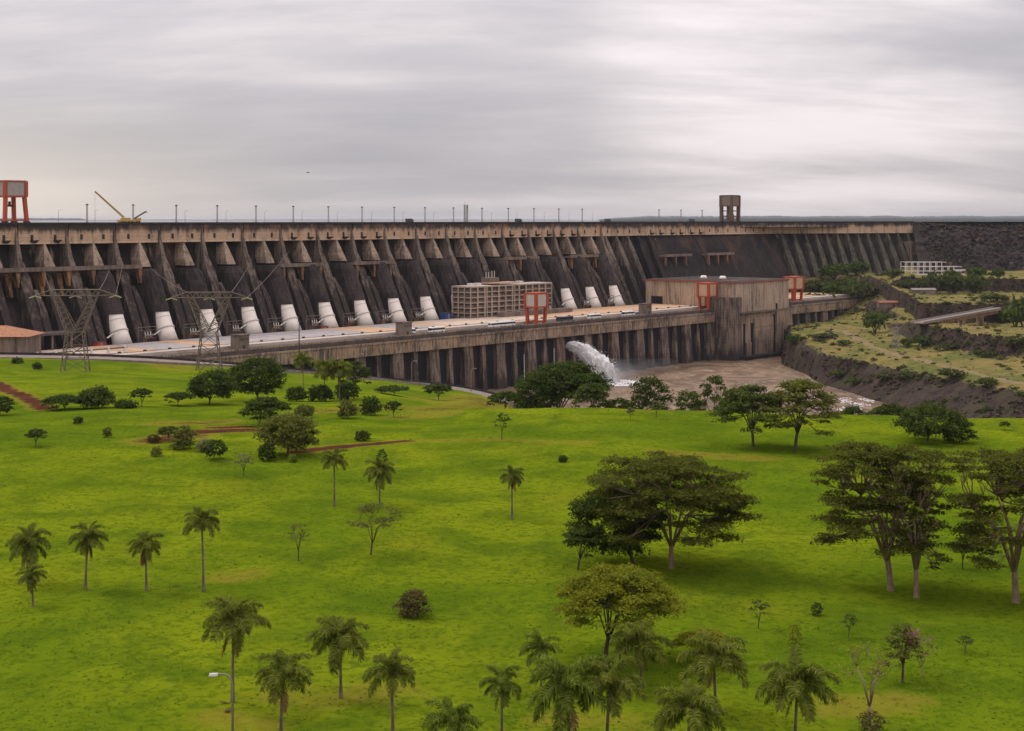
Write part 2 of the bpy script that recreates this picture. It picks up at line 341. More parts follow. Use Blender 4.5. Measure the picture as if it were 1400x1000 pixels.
def leaf_mat(name, a, b, c=None, trans=0.35):
    t = NT(name); i = t.island(); col = t.mix(i, a, b)
    big = t.ramp(t.noise(t.pos(), 0.35, 3, 0.6), 0.4, 0.65)
    col = t.mix(t.math('MULTIPLY', big, 0.5), col, c or tuple(0.6 * q for q in a))
    col = t.mix(t.math('MULTIPLY', t.rand(), 0.25), col, b)
    t.fin(col, 0.8); t.bsdf.inputs['Specular IOR Level'].default_value = 0.06
    tr = t.N.new('ShaderNodeBsdfTranslucent'); t.L.new(col, tr.inputs[0])
    mx = t.N.new('ShaderNodeMixShader'); mx.inputs[0].default_value = trans
    t.L.new(t.bsdf.outputs[0], mx.inputs[1]); t.L.new(tr.outputs[0], mx.inputs[2]); t.L.new(mx.outputs[0], t.out.inputs[0])
    return t.mat
LF = {
 'dark': leaf_mat('dark_leaves', (0.034, 0.060, 0.009), (0.078, 0.112, 0.016)),
 'acacia': leaf_mat('acacia_leaves', (0.056, 0.072, 0.009), (0.140, 0.145, 0.018), trans=0.4),
 'mid': leaf_mat('green_leaves', (0.050, 0.078, 0.014), (0.105, 0.135, 0.022)),
 'olive': leaf_mat('olive_leaves', (0.095, 0.115, 0.018), (0.18, 0.185, 0.034)),
 'yellow': leaf_mat('yellow_green_leaves', (0.125, 0.160, 0.010), (0.28, 0.265, 0.016), (0.09, 0.130, 0.010)),
 'bright': leaf_mat('bright_leaves', (0.11, 0.17, 0.016), (0.20, 0.26, 0.025)),
 'brownish': leaf_mat('brownish_leaves', (0.085, 0.062, 0.024), (0.145, 0.115, 0.04)),
 'pale': leaf_mat('pale_grey_green_leaves', (0.13, 0.135, 0.05), (0.24, 0.225, 0.10)),
 'palm': leaf_mat('palm_leaflets', (0.100, 0.142, 0.014), (0.28, 0.305, 0.042), (0.055, 0.085, 0.010), trans=0.4),
 'palmyellow': leaf_mat('yellowing_palm_leaflets', (0.100, 0.150, 0.014), (0.22, 0.275, 0.032), trans=0.3),
 'dead': leaf_mat('dead_palm_leaflets', (0.14, 0.07, 0.03), (0.27, 0.155, 0.07), trans=0.2),
 'scrub': leaf_mat('scrub_leaves', (0.045, 0.062, 0.016), (0.095, 0.105, 0.03)),
 'drygrass': leaf_mat('dry_grass_blades', (0.10, 0.075, 0.03), (0.19, 0.145, 0.06), trans=0.2),
 'flower': leaf_mat('pink_blossom', (0.30, 0.10, 0.14), (0.42, 0.22, 0.24)),
}
def bark(name, a, b):
    t = NT(name); n = t.noise(t.obj((2, 2, 0.5)), 1.5, 5, 0.65)
    return t.bump(n, 0.8, 0.1).fin(t.mix(t.ramp(n, 0.35, 0.65), a, b), 0.95)
BK = {'dark': bark('dark_bark', (0.05, 0.038, 0.026), (0.10, 0.078, 0.055)), 'pale': bark('pale_bark', (0.30, 0.20, 0.14), (0.17, 0.115, 0.08)),
      'palm': bark('palm_bark', (0.10, 0.075, 0.055), (0.20, 0.155, 0.115))}

# ------------------------------------------------------------------ terrain height of the near hillside
XS = [-700, -150, 0, 150, 300, 430, 520, 600, 650, 700, 760, 840, 1000, 1100, 1400, 2400]
PF = []
for xx in XS:
    base = [(20, 69.0), (60, 68.5), (150, 68), (250, 68), (340, 68)]
    if xx <= 0: base += [(420, 63.5), (600, 53), (727, 49.7), (745, 46), (780, 40), (1000, 38)]
    elif xx == 150: base += [(420, 64), (600, 53), (731, 48.2), (750, 44), (790, 39), (1000, 37)]
    elif xx == 300: base += [(420, 64), (600, 51), (747, 43.7), (770, 40), (800, 36), (1000, 34)]
    elif xx == 430: base += [(420, 64), (600, 48), (804, 33.7), (825, 30), (860, 27), (1000, 20)]
    elif xx == 520: base += [(420, 63.5), (650, 43), (881, 21.7), (900, 18), (930, 12), (1000, 6)]
    elif xx == 600: base += [(410, 64.5), (650, 37.5), (916, 13.7), (935, 10), (960, 2), (1000, -5)]
    elif xx == 650: base += [(400, 66), (600, 43), (911, 9.7), (930, 5), (955, -5), (1000, -6)]
    elif xx == 700: base += [(395, 67), (600, 33), (876, 7.7), (897, 3), (925, -6), (1000, -6)]
    else:
        br = {760: 393, 840: 394, 1000: 386, 1100: 379, 1400: 372, 2400: 372}[xx]
        base += [(br, 67.6), (br + 14, 62), (br + 50, 46), (br + 160, 4), (br + 200, -6), (1000, -6)]
    PF.append(np.array(base))
PF = np.array(PF); XSA = np.array(XS, float)
def hill(X, Y):
    x = CX + F * X / max(Y, 30.0); x = min(max(x, XS[0]), XS[-1])
    i = min(int(np.searchsorted(XSA, x, 'right')) - 1, len(XS) - 2); t = (x - XSA[i]) / (XSA[i + 1] - XSA[i])
    p = PF[i] * (1 - t) + PF[i + 1] * t
    z = float(np.interp(Y, p[:, 0], p[:, 1]))
    amp = 0.75 if Y < 420 else 1.0
    z += amp * mnoise.noise(Vector((X * 0.022, Y * 0.022, 3.3))) + 0.28 * mnoise.noise(Vector((X * 0.08, Y * 0.08, 8.1)))
    return z
def ground_at(x, y, y0=110.0, y1=1000.0):
    Y = y0; prev = None
    while Y < y1:
        d = (CAMZ - (y - HY) / F * Y) - hill((x - CX) / F * Y, Y)
        if d <= 0:
            a, b = (Y - 2.0, Y)
            for _ in range(14):
                m = 0.5 * (a + b)
                if (CAMZ - (y - HY) / F * m) - hill((x - CX) / F * m, m) <= 0: b = m
                else: a = m
            X = (x - CX) / F * b; return Vector((X, b, hill(X, b)))
        Y += 2.0
    X = (x - CX) / F * y1; return Vector((X, y1, hill(X, y1)))

def soil_mask(P):      # bare red earth, given as strokes over photo points dropped on the ground
    out = np.zeros(len(P))
    strokes = [((255, 592), (338, 588), 3.4, 1.0), ((300, 585), (330, 584), 2.5, 0.9), ((405, 618), (470, 611), 1.5, 0.95), ((470, 611), (560, 603), 1.3, 0.9), ((560, 603), (690, 601), 1.4, 0.6),
               ((-20, 520), (30, 540), 2.2, 0.95), ((30, 540), (62, 560), 2.2, 0.9), ((210, 602), (260, 596), 3.5, 0.75), ((230, 580), (300, 577), 4.0, 0.62),
               ((440, 562), (530, 557), 5, 0.62), ((600, 560), (660, 552), 6, 0.6), ((905, 618), (1040, 627), 2.6, 0.55), ((720, 603), (800, 606), 2.0, 0.5), ((395, 955), (530, 948), 3.0, 0.42),
               ((300, 985), (360, 1000), 2.5, 0.42), ((1150, 965), (1230, 960), 2.6, 0.5), ((760, 985), (860, 990), 2.6, 0.42), ((200, 495), (240, 503), 8, 0.55), ((560, 570), (600, 566), 5, 0.5),
               ((640, 545), (690, 551), 9, 0.62), ((585, 548), (620, 545), 8, 0.5), ((310, 790), (340, 786), 2.5, 0.45)]
    for a, b, w, s in strokes:
        A = ground_at(*a); B = ground_at(*b); A = np.array((A.x, A.y)); B = np.array((B.x, B.y)); d = B - A
        t = np.clip(((P - A) @ d) / (d @ d + 1e-9), 0, 1); q = A + t[:, None] * d
        dist = np.hypot(P[:, 0] - q[:, 0], P[:, 1] - q[:, 1])
        out = np.maximum(out, s * np.clip(1.35 - 0.5 * dist / w, 0, 1) ** 0.8)
    return out
def build_lawn():
    ys = []; y = 40.0
    while y < 1000: ys.append(y); y += 1.6 if y < 400 else 3.0
    ys = np.array(ys); nx = 220
    V = []; 
    for y in ys:
        hw = 130 + 0.62 * y
        for i in range(nx + 1):
            X = -hw + 2 * hw * i / nx; V.append((X, y, hill(X, y)))
    V = np.array(V); Fc = []
    for j in range(len(ys) - 1):
        a = j * (nx + 1)
        for i in range(nx): Fc.append((a + i, a + i + 1, a + nx + 2 + i, a + nx + 1 + i))
    me = bpy.data.meshes.new('lawn'); me.from_pydata(V.tolist(), [], Fc); me.materials.append(MT['grass'])
    me.polygons.foreach_set('use_smooth', [True] * len(Fc))
    at = me.attributes.new('soil', 'FLOAT', 'POINT'); at.data.foreach_set('value', soil_mask(V[:, :2]).astype(np.float32))
    struct(link('lawn', me), 'bright green grass hillside with patches of red earth')
build_lawn()

# ------------------------------------------------------------------ dam axis: s along the crest, w downstream of the penstock feet, z up
TH0, TH1 = math.atan2(26.06, 21.83), math.radians(27)
_path = {}
def _axis():
    S0, ds = -260.0, 2.0
    org = np.array((-236.3, 883.0)); d0 = np.array((math.cos(TH0), math.sin(TH0)))
    pts = [org + d0 * S0]; th = []
    s = S0
    while s < 1300:
        k = min(max((s - 795) / 60.0, 0), 1); k = k * k * (3 - 2 * k)
        t = TH0 + (TH1 - TH0) * k; th.append(t)
        pts.append(pts[-1] + ds * np.array((math.cos(t), math.sin(t)))); s += ds
    th.append(th[-1]); _path['p'] = np.array(pts); _path['t'] = np.array(th); _path['s'] = S0 + ds * np.arange(len(pts))
_axis()
def D(s, w, z):
    i = np.interp(s, _path['s'], np.arange(len(_path['s']))); X = np.interp(s, _path['s'], _path['p'][:, 0]); Y = np.interp(s, _path['s'], _path['p'][:, 1])
    t = np.interp(s, _path['s'], _path['t'])
    return Vector((X + w * math.sin(t), Y - w * math.cos(t), z))
def s_at(x, w):
    a, b = -250.0, 1290.0
    for _ in range(40):
        m = 0.5 * (a + b); p = D(m, w, 0)
        if CX + F * p.x / p.y < x: a = m
        else: b = m
    return 0.5 * (a + b)
def rz_at(s): return float(np.interp(s, _path['s'], _path['t']))
def dbox(mb, s0, s1, w0, w1, z0, z1, mi=0):
    return mb.hexa([D(s0, w1, z0), D(s1, w1, z0), D(s1, w0, z0), D(s0, w0, z0), D(s0, w1, z1), D(s1, w1, z1), D(s1, w0, z1), D(s0, w0, z1)], mi)
def dcol(mb, c, secs, mi=0):
    """stack of sections (z, s_half_left, s_half_right, w_back, w_front) about s=c"""
    i0 = len(mb.v)
    for z, l, r, wb, wf in secs:
        for s, w in ((c - l, wf), (c + r, wf), (c + r, wb), (c - l, wb)): mb.v.append(tuple(D(s, w, z)))
    for k in range(len(secs) - 1):
        for j in range(4):
            a = i0 + 4 * k + j; b = i0 + 4 * k + (j + 1) % 4
            mb.f.append((a, b, b + 4, a + 4)); mb.m.append(mi)
    mb.f.append((i0 + 3, i0 + 2, i0 + 1, i0)); mb.m.append(mi)
    e = i0 + 4 * (len(secs) - 1); mb.f.append((e, e + 1, e + 2, e + 3)); mb.m.append(mi)
    return mb
U = 34.0
ZT, ZH = 116.5, 104.0
def wr(z): return -29 + (ZH - z) * 0.483
SEND = s_at(1249, -29)

def build_dam():
    dam = thing('concrete_dam', 'long dark stained concrete dam with buttresses and pale upper wall', 'dam', D(300, -10, 40))
    ss = list(np.arange(-240, SEND, 8.5)) + [SEND]
    def loft(sec, mats, name, smooth=False):
        mb = MB(); n = None
        for s in ss:
            c = sec(s); n = len(c)
            for w, z in c: mb.v.append(tuple(D(s, w, z)))
        for k in range(len(ss) - 1):
            for j in range(n - 1):
                a = k * n + j; mb.f.append((a, a + n, a + n + 1, a + 1)); mb.m.append(0)
        return mb.build(name, mats, dam, smooth)
    def off(s):
        if s < 555: return 10.5
        if s < 615: return 10.5 - 9.0 * (s - 555) / 60
        if s < 800: return 1.5
        if s < 830: return 1.5 + 4.0 * (s - 800) / 30
        return 5.5
    def botz(s): return 38.0 if s < 760 else 38 + 18 * min((s - 760) / 120.0, 1)
    def sec(s):
        o = off(s); c = [(-46, 60), (-46, 115.6), (-30.3, 115.6), (-30.3, ZH), (-30.4 - o * 0.55, ZH - 0.3)]
        for k in range(1, 9):
            z = ZH - 0.3 - (ZH - botz(s)) * k / 8.0; c.append((wr(z) - o * min(1, 0.55 + 0.3 * k), z))
        return c
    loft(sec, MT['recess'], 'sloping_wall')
    # head wall, one panel per block with an open joint between
    n = -7
    joints = [U * (k + 0.5) for k in range(-8, 24)]
    s = joints[-1]
    while s + 17 < SEND: s += 17; joints.append(s)
    joints.append(SEND)
    for a, b in zip(joints[:-1], joints[1:]):
        mb = MB(); m = 0.5 * (a + b)
        for u, v in ((a + 0.35, m), (m, b - 0.35)):
            dcol(mb, 0.5 * (u + v), [(ZH - 0.4, (v - u) / 2, (v - u) / 2, -30.2, -28.6), (ZH + 1.2, (v - u) / 2, (v - u) / 2, -30.2, -29.0), (115.2, (v - u) / 2, (v - u) / 2, -30.2, -29.2)])
        mb.build('wall_panel', MT['head'], dam)
        mb = MB()
        for u, v in ((a, m), (m, b)): dbox(mb, u, v, -31.0, -28.4, 115.2, ZT)
        mb.build('parapet', MT['coping'], dam)
    # drain niches with sills
    R = random.Random(5)
    for k in range(-6, 25):
        for q in (0.27, 0.73):
            s = U * (k - 0.5 + q)
            if s > 815: continue
            mb = MB(); dbox(mb, s - 0.9, s + 0.9, -29.4, -28.92, 106.0, 109.2)
            nz = mb.build('drain_niche', MT['coping'], dam)
            if k in (-5, -4, -3, -2, -1, 5, 6, 7, 12, 13, 14, 18, 19, 20) and q < 0.9:
                mb = MB(); dcol(mb, s + 1.0, [(104.3, 1.2, 1.2, -29.0, -28.2), (105.4, 2.2, 2.2, -29.0, -26.6), (106.0, 2.2, 2.2, -29.0, -26.6)])
                mb.build('bracket', MT['coping'], nz)
    # crest road
    mb = MB()
    for a, b in zip(ss[:-1], ss[1:]): mb.face([D(a, -45, 115.75), D(a, -31, 115.75), D(b, -31, 115.75), D(b, -45, 115.75)])
    mb.build('crest_road', MT['asphalt'], dam)
    # buttresses at the joints, wedges and penstocks at the unit axes
    for k in range(-6, 16):
        c = U * (k + 0.5); mb = MB()
        dcol(mb, c - 1.5, [(38, 2.9, 2.9, wr(38) - 12, wr(38) + 0.3), (72, 3.1, 3.0, wr(72) - 12, wr(72)), (83, 3.4, 3.2, wr(83) - 11, wr(83) + 0.8), (95, 1.6, 1.6, wr(95) - 10, wr(95) + 0.3), (ZH + 4, 0.7, 0.7, -33, -27.9), (ZH + 8, 0.35, 0.35, -31, -28.3)])
        mb.build('buttress', MT['rib'], dam)
        mb = MB(); dcol(mb, c + 4.4, [(38, 2.2, 2.4, wr(38) - 12, wr(38) + 1.5), (66, 2.1, 2.2, wr(66) - 11, wr(66) + 1.2), (77, 1.3, 1.3, wr(77) - 9, wr(77) - 1.5)])
        mb.build('lower_buttress', MT['rib'], dam)
    for k in range(-6, 16):
        c = U * k
        mb = MB(); dcol(mb, c, [(88.5, 3.4, 3.6, wr(88.5) - 11, wr(88.5) + 0.6), (92.5, 3.6, 2.7, wr(92.5) - 10.5, wr(92.5) + 1.0), (ZH, 0.4, 0.4, -38, -28.0)])
        mb.build('wedge', MT['wedge'], dam)
        if k < 0:
            mb = MB(); dcol(mb, c - 1, [(38, 2.8, 2.8, wr(38) - 9, wr(38) - 1), (70, 2.4, 2.4, wr(70) - 9, wr(70) - 3), (86, 2.4, 2.4, wr(86) - 9, wr(86) - 3)])
            mb.build('lower_buttress', MT['rib'], dam)
            for q in (-6, 7):
                mb = MB(); dcol(mb, c + q, [(73, 0.9, 0.9, wr(73) - 9, wr(73) - 5), (86, 1.9, 1.9, wr(86) - 9, wr(86) - 3.5)])
                mb.build('corbel', MT['rustdark'], dam)
            continue
        # dark concrete cover, round backed
        ax = lambda z: 1.5 - (z - 44) * 0.49
        mb = MB(); i0 = len(mb.v); zs = [61, 66, 72, 78, 83, 87]; nn = 9
        for z in zs:
            g = 1.0 if z < 84 else 0.8
            for j in range(nn):
                t = math.pi * j / (nn - 1); rs, rw = 6.9 * g, 6.0 * g
                mb.v.append(tuple(D(c - rs * math.cos(t), ax(z) - 6 + (6 + rw) * math.sin(t) ** 0.6 if 0 < j < nn - 1 else ax(z) - 9, z)))
        for q in range(len(zs) - 1):
            for j in range(nn - 1):
                a = i0 + q * nn + j; mb.f.append((a, a + 1, a + nn + 1, a + nn)); mb.m.append(0)
        mb.f.append(tuple(i0 + j for j in range(nn))[::-1]); mb.m.append(0)
        e = i0 + (len(zs) - 1) * nn; mb.f.append(tuple(e + j for j in range(nn))); mb.m.append(0)
        dcol(mb, c - 4.5, [(50, 1.6, 1.6, wr(50) - 9, ax(50) - 2), (61.5, 2.0, 2.0, wr(61) - 8, ax(61) + 2)])
        mb.build('penstock_cover', MT['cover'], dam)
        # white steel penstock
        mb = MB(); pts = [D(c, ax(z), z) for z in (43.2, 48, 54, 60, 63.5)]
        pts[0] = D(c, ax(44) + 0.8, 42.0)
        mb.tube(pts, [5.9, 5.35, 5.2, 5.2, 5.2], 28)
        pen = mb.build('penstock', MT['white'], dam, True)
        for z, r_, th_ in ((50.2, 5.75, 0.45), (56.5, 5.32, 0.25)):
            mb = MB(); p = D(c, ax(z - th_), z - th_); q = D(c, ax(z + th_), z + th_); mb.tube([p, q], r_, 28)
            mb.build('ring', MT['whiteband'], pen, True)
        mb = MB(); mb.bar(D(c - 5.5, ax(50) + 2, 49.6), D(c - 9.5, ax(50) + 1.5, 47.2), 0.55); mb.build('brace', MT['whiteband'], pen)
    # closer ribs beyond the last penstock and along the wing
    for k in range(0, 5):
        c = 532 + 17 * k; g = 1.0 - 0.14 * k
        mb = MB(); dcol(mb, c, [(38, 3.4, 3.4, wr(38) - 9, wr(38) + 0.3), (80, 3.2, 3.2, wr(80) - 9, wr(80) + 0.3 * g), (93, 2.6, 2.6, wr(93) - 9, wr(93) + 0.4), (ZH, 0.8, 0.8, -34, -28.3)])
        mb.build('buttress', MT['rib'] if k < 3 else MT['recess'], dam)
    s = 832.0
    while s < SEND - 4:
        zb = botz(s) - 6
        mb = MB(); dcol(mb, s, [(zb, 3.8, 3.8, wr(zb) - 9, wr(zb)), (82, 3.2, 3.2, wr(82) - 8, wr(82)), (94, 2.2, 2.2, wr(94) - 8, wr(94) - 0.4), (ZH, 0.6, 0.6, -34, -28.4)])
        mb.build('buttress', MT['wing'], dam); s += 14.2
    # gallery walkways on brackets
    def walkway(x0, x1, z, full=True):
        w = wr(z) + 3.2; a = s_at(x0, w); b = s_at(x1, w)
        mb = MB(); dbox(mb, a, b, w - 4.5, w + 2.0, z - 0.9, z + 0.5); dbox(mb, a, b, w + 1.6, w + 1.9, z + 0.5, z + 1.6)
        wk = mb.build('walkway', MT['kiosk'], dam)
        m = a + 4
        while m < b:
            mb = MB(); dcol(mb, m, [(z - 10, 0.4, 0.4, w - 1.0, w + 1.6), (z - 0.9, 1.5, 1.5, w - 5, w + 1.0)])
            mb.build('bracket', MT['rustdark'], wk); m += 17.0
    walkway(-60, 192, 88.6)
    for x0, x1, z in ((381, 441, 86.5), (482, 536, 86.5), (688, 735, 86.5), (777, 816, 86.5)): walkway(x0, x1, z)
    for x0, x1, z in ((906, 944, 84.5), (965, 1002, 84.5)): walkway(x0, x1, z)
    # pale efflorescence blocks and end wall
    mb = MB(); dbox(mb, SEND - 14, SEND + 16, -34, wr(92) + 6, 56, 94); mb.build('end_wall', MT['hall_low'], dam)
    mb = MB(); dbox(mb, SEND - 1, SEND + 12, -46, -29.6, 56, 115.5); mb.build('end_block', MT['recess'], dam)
build_dam()

# ------------------------------------------------------------------ reservoir, far shore, river, rockfill dam, right bank
def build_water():
    mb = MB(); a = D(-240, -44, 111); b = D(700, -44, 111); c = D(SEND, -44, 111)
    mb.face([(-9000, a.y - 300, 111), a, b, c, (2500, 1780, 111), (29000, 1780, 111), (29000, 43000, 111), (-29000, 43000, 111)])
    struct(mb.build('reservoir', MT['lake']), 'flat grey reservoir behind the dam crest')
    mb = MB(); n = 60; i0 = 0
    xs = np.linspace(-200, 700, n); ysq = np.linspace(380, 1480, n)
    for y in ysq:
        for x in xs: mb.v.append((x, y, 0.35 * mnoise.noise(Vector((x * 0.07, y * 0.07, 0)))))
    for j in range(n - 1):
        for i in range(n - 1): mb.f.append((j * n + i, j * n + i + 1, (j + 1) * n + i + 1, (j + 1) * n + i)); mb.m.append(0)
    struct(mb.build('river', MT['river'], None, True), 'muddy brown river water below the powerhouse')
    mb = MB(); mb.face([(-14000, -3000, -12), (14000, -3000, -12), (14000, 1500, -12), (-14000, 1500, -12)])
    struct(mb.build('ground', MT['bank']), 'low ground far below the hillside')
build_water()
def build_far_shore():
    R = random.Random(4)
    t = NT('far_forest'); n = t.noise(t.pos((0.004, 0.004, 0.02)), 1.0, 5, 0.7)
    m = t.fin(t.mix(n, (0.018, 0.026, 0.026), (0.032, 0.042, 0.036)), 1.0)
    for (x0, x1, Y, zt, nm, lab) in ((820, 1500, 26000, 186, 'far_forest', 'thin hazy blue tree line across the reservoir on the right'), (-80, 105, 28000, 150, 'far_forest', 'faint hazy tree line beyond the crest at the far left'),
                                      (105, 820, 36000, 128, 'far_forest', 'barely visible pale shore line along the horizon')):
        mb = MB(); k = 260; prev = None; i0 = 0
        for i in range(k + 1):
            x = x0 + (x1 - x0) * i / k; fade = min(1, i / 25, (k - i) / 25 + (1 if x1 > 1400 else 0)) if x0 > 0 else 1
            h = zt - 112 + (zt - 112) * 0.28 * mnoise.noise(Vector((i * 0.07, Y * 0.001, 0))) + R.uniform(-4, 5)
            h = max(2.0, h * (0.25 + 0.75 * fade)); X = (x - CX) / F * Y
            y0 = 5200 if x0 > 800 else Y - 40
            mb.v += [((x - CX) / F * y0, y0, 108), ((x - CX) / F * (y0 + 20), y0 + 20, 111 + (1.5 + R.random()) * (x0 > 800)), (X, Y, 112 + h * 0.7), (X, Y + 150, 112 + h), (X, Y + 900, 108)]
        for i in range(k):
            for j in range(4): a = i * 5 + j; mb.f.append((a, a + 5, a + 6, a + 1)); mb.m.append(0)
        tag(mb.build(nm, m), lab, 'forest', None, 'stuff')
build_far_shore()

XR = [1040, 1066, 1080, 1125, 1190, 1260, 1330, 1400, 1600, 2300]
def prof(*a): return np.array(a, float)
PR = np.array([
 prof((700, -8), (1150, -8), (1180, -8), (1200, -8), (1240, -8), (1262, -8), (1300, -8), (1330, 26), (1420, 34), (1470, 36), (1560, 40), (1600, 44), (1800, 46)),
 prof((700, -8), (1150, -8), (1180, -8), (1200, -8), (1240, -8), (1262, -8), (1300, -8), (1330, 26), (1420, 34), (1470, 36), (1560, 40), (1600, 44), (1800, 46)),

 prof((700, -8), (1140, -8), (1168, -4), (1180, 12), (1192, 25), (1255, 28), (1300, 23), (1320, 21), (1420, 20), (1480, 30), (1530, 56), (1600, 58), (1800, 60)),
 prof((700, -8), (1030, -7), (1070, 8), (1086, 19), (1135, 21), (1150, 22), (1160, 27), (1260, 27), (1400, 21), (1490, 32), (1520, 57), (1600, 60), (1800, 62)),
 prof((700, -8), (945, -7), (985, 6), (1010, 18.5), (1020, 20), (1150, 24), (1230, 25), (1310, 25), (1395, 27), (1420, 40), (1480, 49), (1490, 61), (1800, 64)),
 prof((700, -8), (860, -7), (905, 6), (945, 18.5), (955, 20), (1100, 24), (1108, 26), (1116, 39), (1150, 38.5), (1164, 32), (1202, 34), (1210, 49), (1800, 52)),
 prof((700, -8), (812, -7), (860, 7), (895, 18.5), (905, 20), (1028, 24), (1034, 26), (1046, 37.5), (1100, 38), (1120, 32), (1194, 34), (1203, 49), (1800, 52)),
 prof((700, -8), (780, -7), (825, 7), (848, 18.5), (858, 20), (980, 24), (986, 26), (1000, 36), (1090, 38), (1112, 32), (1190, 35), (1200, 49), (1800, 52)),
 prof((650, -8), (740, -7), (790, 7), (810, 18.5), (820, 20), (940, 24), (946, 26), (965, 36), (1100, 41), (1130, 38), (1180, 37), (1195, 50), (1800, 53)),
 prof((550, -8), (640, -7), (690, 7), (715, 18.5), (725, 20), (900, 24), (910, 26), (930, 36), (1100, 41), (1130, 40), (1180, 40), (1195, 50), (1800, 53))])
XRA = np.array(XR, float)
def bank_h(X, Y):
    x = min(max(CX + F * X / Y + 5 * mnoise.noise(Vector((X * 0.03, Y * 0.03, 1.0))), XR[0]), XR[-1])
    i = min(int(np.searchsorted(XRA, x, 'right')) - 1, len(XR) - 2); t = (x - XRA[i]) / (XRA[i + 1] - XRA[i])
    p = PR[i] * (1 - t) + PR[i + 1] * t
    Yn = Y + 6 * mnoise.fractal(Vector((X * 0.02, Y * 0.02, 7.0)), 1.0, 2.1, 4)
    z = float(np.interp(Yn, p[:, 0], p[:, 1]))
    if x > 1215:                                    # upper terrace with its own rock step
        k = min((x - 1215) / 25, 1); e = 1384 + 12 * mnoise.noise(Vector((X * 0.02, 0, 0)))
        z += k * 11.5 * min(max((Yn - e) / 7.0, 0), 1) + k * 2.0 * min(max((Yn - 1400) / 220, 0), 1)
    z += 0.9 * mnoise.fractal(Vector((X * 0.05, Y * 0.05, 2.0)), 0.7, 2.1, 5)
    return z
def build_bank():
    xs = np.concatenate([np.arange(150, 620, 2.2), np.arange(620, 1160, 8.0)]); ys_ = np.concatenate([np.arange(620, 780, 6.0), np.arange(780, 1420, 2.2), np.arange(1420, 1720, 5.0)])
    V = [(x, y, bank_h(x, y)) for y in ys_ for x in xs]; n = len(xs)
    keep = []
    for j in range(len(ys_) - 1):
        for i in range(n - 1):
            a = j * n + i; q = (a, a + 1, a + n + 1, a + n)
            if max(V[k][2] for k in q) > -6.5: keep.append(q)
    me = bpy.data.meshes.new('river_bank'); me.from_pydata(V, [], keep); me.materials.append(MT['bank'])
    struct(link('river_bank', me), 'stepped far bank with dry grass and dark rock faces')
build_bank()
def bank_at(x, y, y0=780.0, y1=1650.0):
    Y = y0
    while Y < y1:
        X = (x - CX) / F * Y
        if CAMZ - (y - HY) / F * Y <= bank_h(X, Y): return Vector((X, Y, bank_h(X, Y)))
        Y += 2.0
    X = (x - CX) / F * y1; return Vector((X, y1, bank_h(X, y1)))

def bank_path():
    pts = [bank_at(x, y) for x, y in ((1140, 452), (1158, 456), (1172, 463), (1190, 474), (1220, 485), (1262, 494), (1310, 505), (1360, 518), (1420, 532))]
    fine = []
    for i in range(len(pts) - 1):
        for k in range(14): q = pts[i].lerp(pts[i + 1], k / 14); fine.append(q)
    mb = MB(); n = 7
    for i, p in enumerate(fine):
        d = fine[min(i + 3, len(fine) - 1)] - fine[max(i - 3, 0)]; d.z = 0; d.normalize(); nr = Vector((-d.y, d.x, 0)); hw = 4.6 + 3.0 * mnoise.noise(Vector((i * 0.21, 0, 0)))
        for j in range(n): q = p + nr * hw * (2 * j / (n - 1) - 1); mb.v.append((q.x, q.y, bank_h(q.x, q.y) + (0.40 if 1 < j < n - 2 else (0.05 + 0.5 * mnoise.noise(Vector((i * 0.5, j, 3.0))) if 0 < j < n - 1 else -0.5))))
    for i in range(len(fine) - 1):
        for j in range(n - 1): a = i * n + j; mb.f.append((a, a + n, a + n + 1, a + 1)); mb.m.append(0)
    t = NT('bare_earth_path'); n1 = t.noise(t.pos(), 0.25, 6, 0.65); m = t.bump(n1, 0.6, 0.4).fin(t.mix(t.ramp(n1, 0.35, 0.68), (0.215, 0.145, 0.078), (0.13, 0.10, 0.032)), 0.95)
    struct(mb.build('dirt_path', m, None, True), 'bare earth track crossing the far bank')
bank_path()
def build_rockfill():
    e = D(SEND, -31, 0); mb = MB(); nx, nz_ = 170, 60
    for j in range(nz_ + 1):
        t = j / nz_
        for i in range(nx + 1):
            u = i / nx; X0 = e.x + 1 + u * 760; Y0 = e.y + 4 + u * 60
            if t < 0.9:
                k = t / 0.9; z = 54 + (115.8 - 54) * k; run = (115.8 - z) * 1.45
                ber = 7 * (z > 115.5 - 70 * u)
                X = X0 - 0 * run; Y = Y0 - run + ber
                if u < 0.06: X = e.x + 1 + (u / 0.06) * 45 * (0.35 + 0.65 * 1) - (115.8 - z) * 0.25 * (1 - u / 0.06)
                d = mnoise.fractal(Vector((X * 0.09, z * 0.12, Y * 0.05)), 0.8, 2.0, 5) * 2.2
                mb.v.append((X, Y - d * 0.7, z + d * 0.5 if k < 0.98 else z))
            else:
                k = (t - 0.9) / 0.1; mb.v.append((X0, Y0 + 14 * k + 0.5, 115.8 if k < 0.99 else 108))
    for j in range(nz_):
        for i in range(nx): a = j * (nx + 1) + i; mb.f.append((a, a + 1, a + nx + 2, a + nx + 1)); mb.m.append(0)
    tag(mb.build('rockfill_dam', MT['rockfill']), 'dark rockfill embankment joining the right end of the concrete dam', 'dam')
build_rockfill()

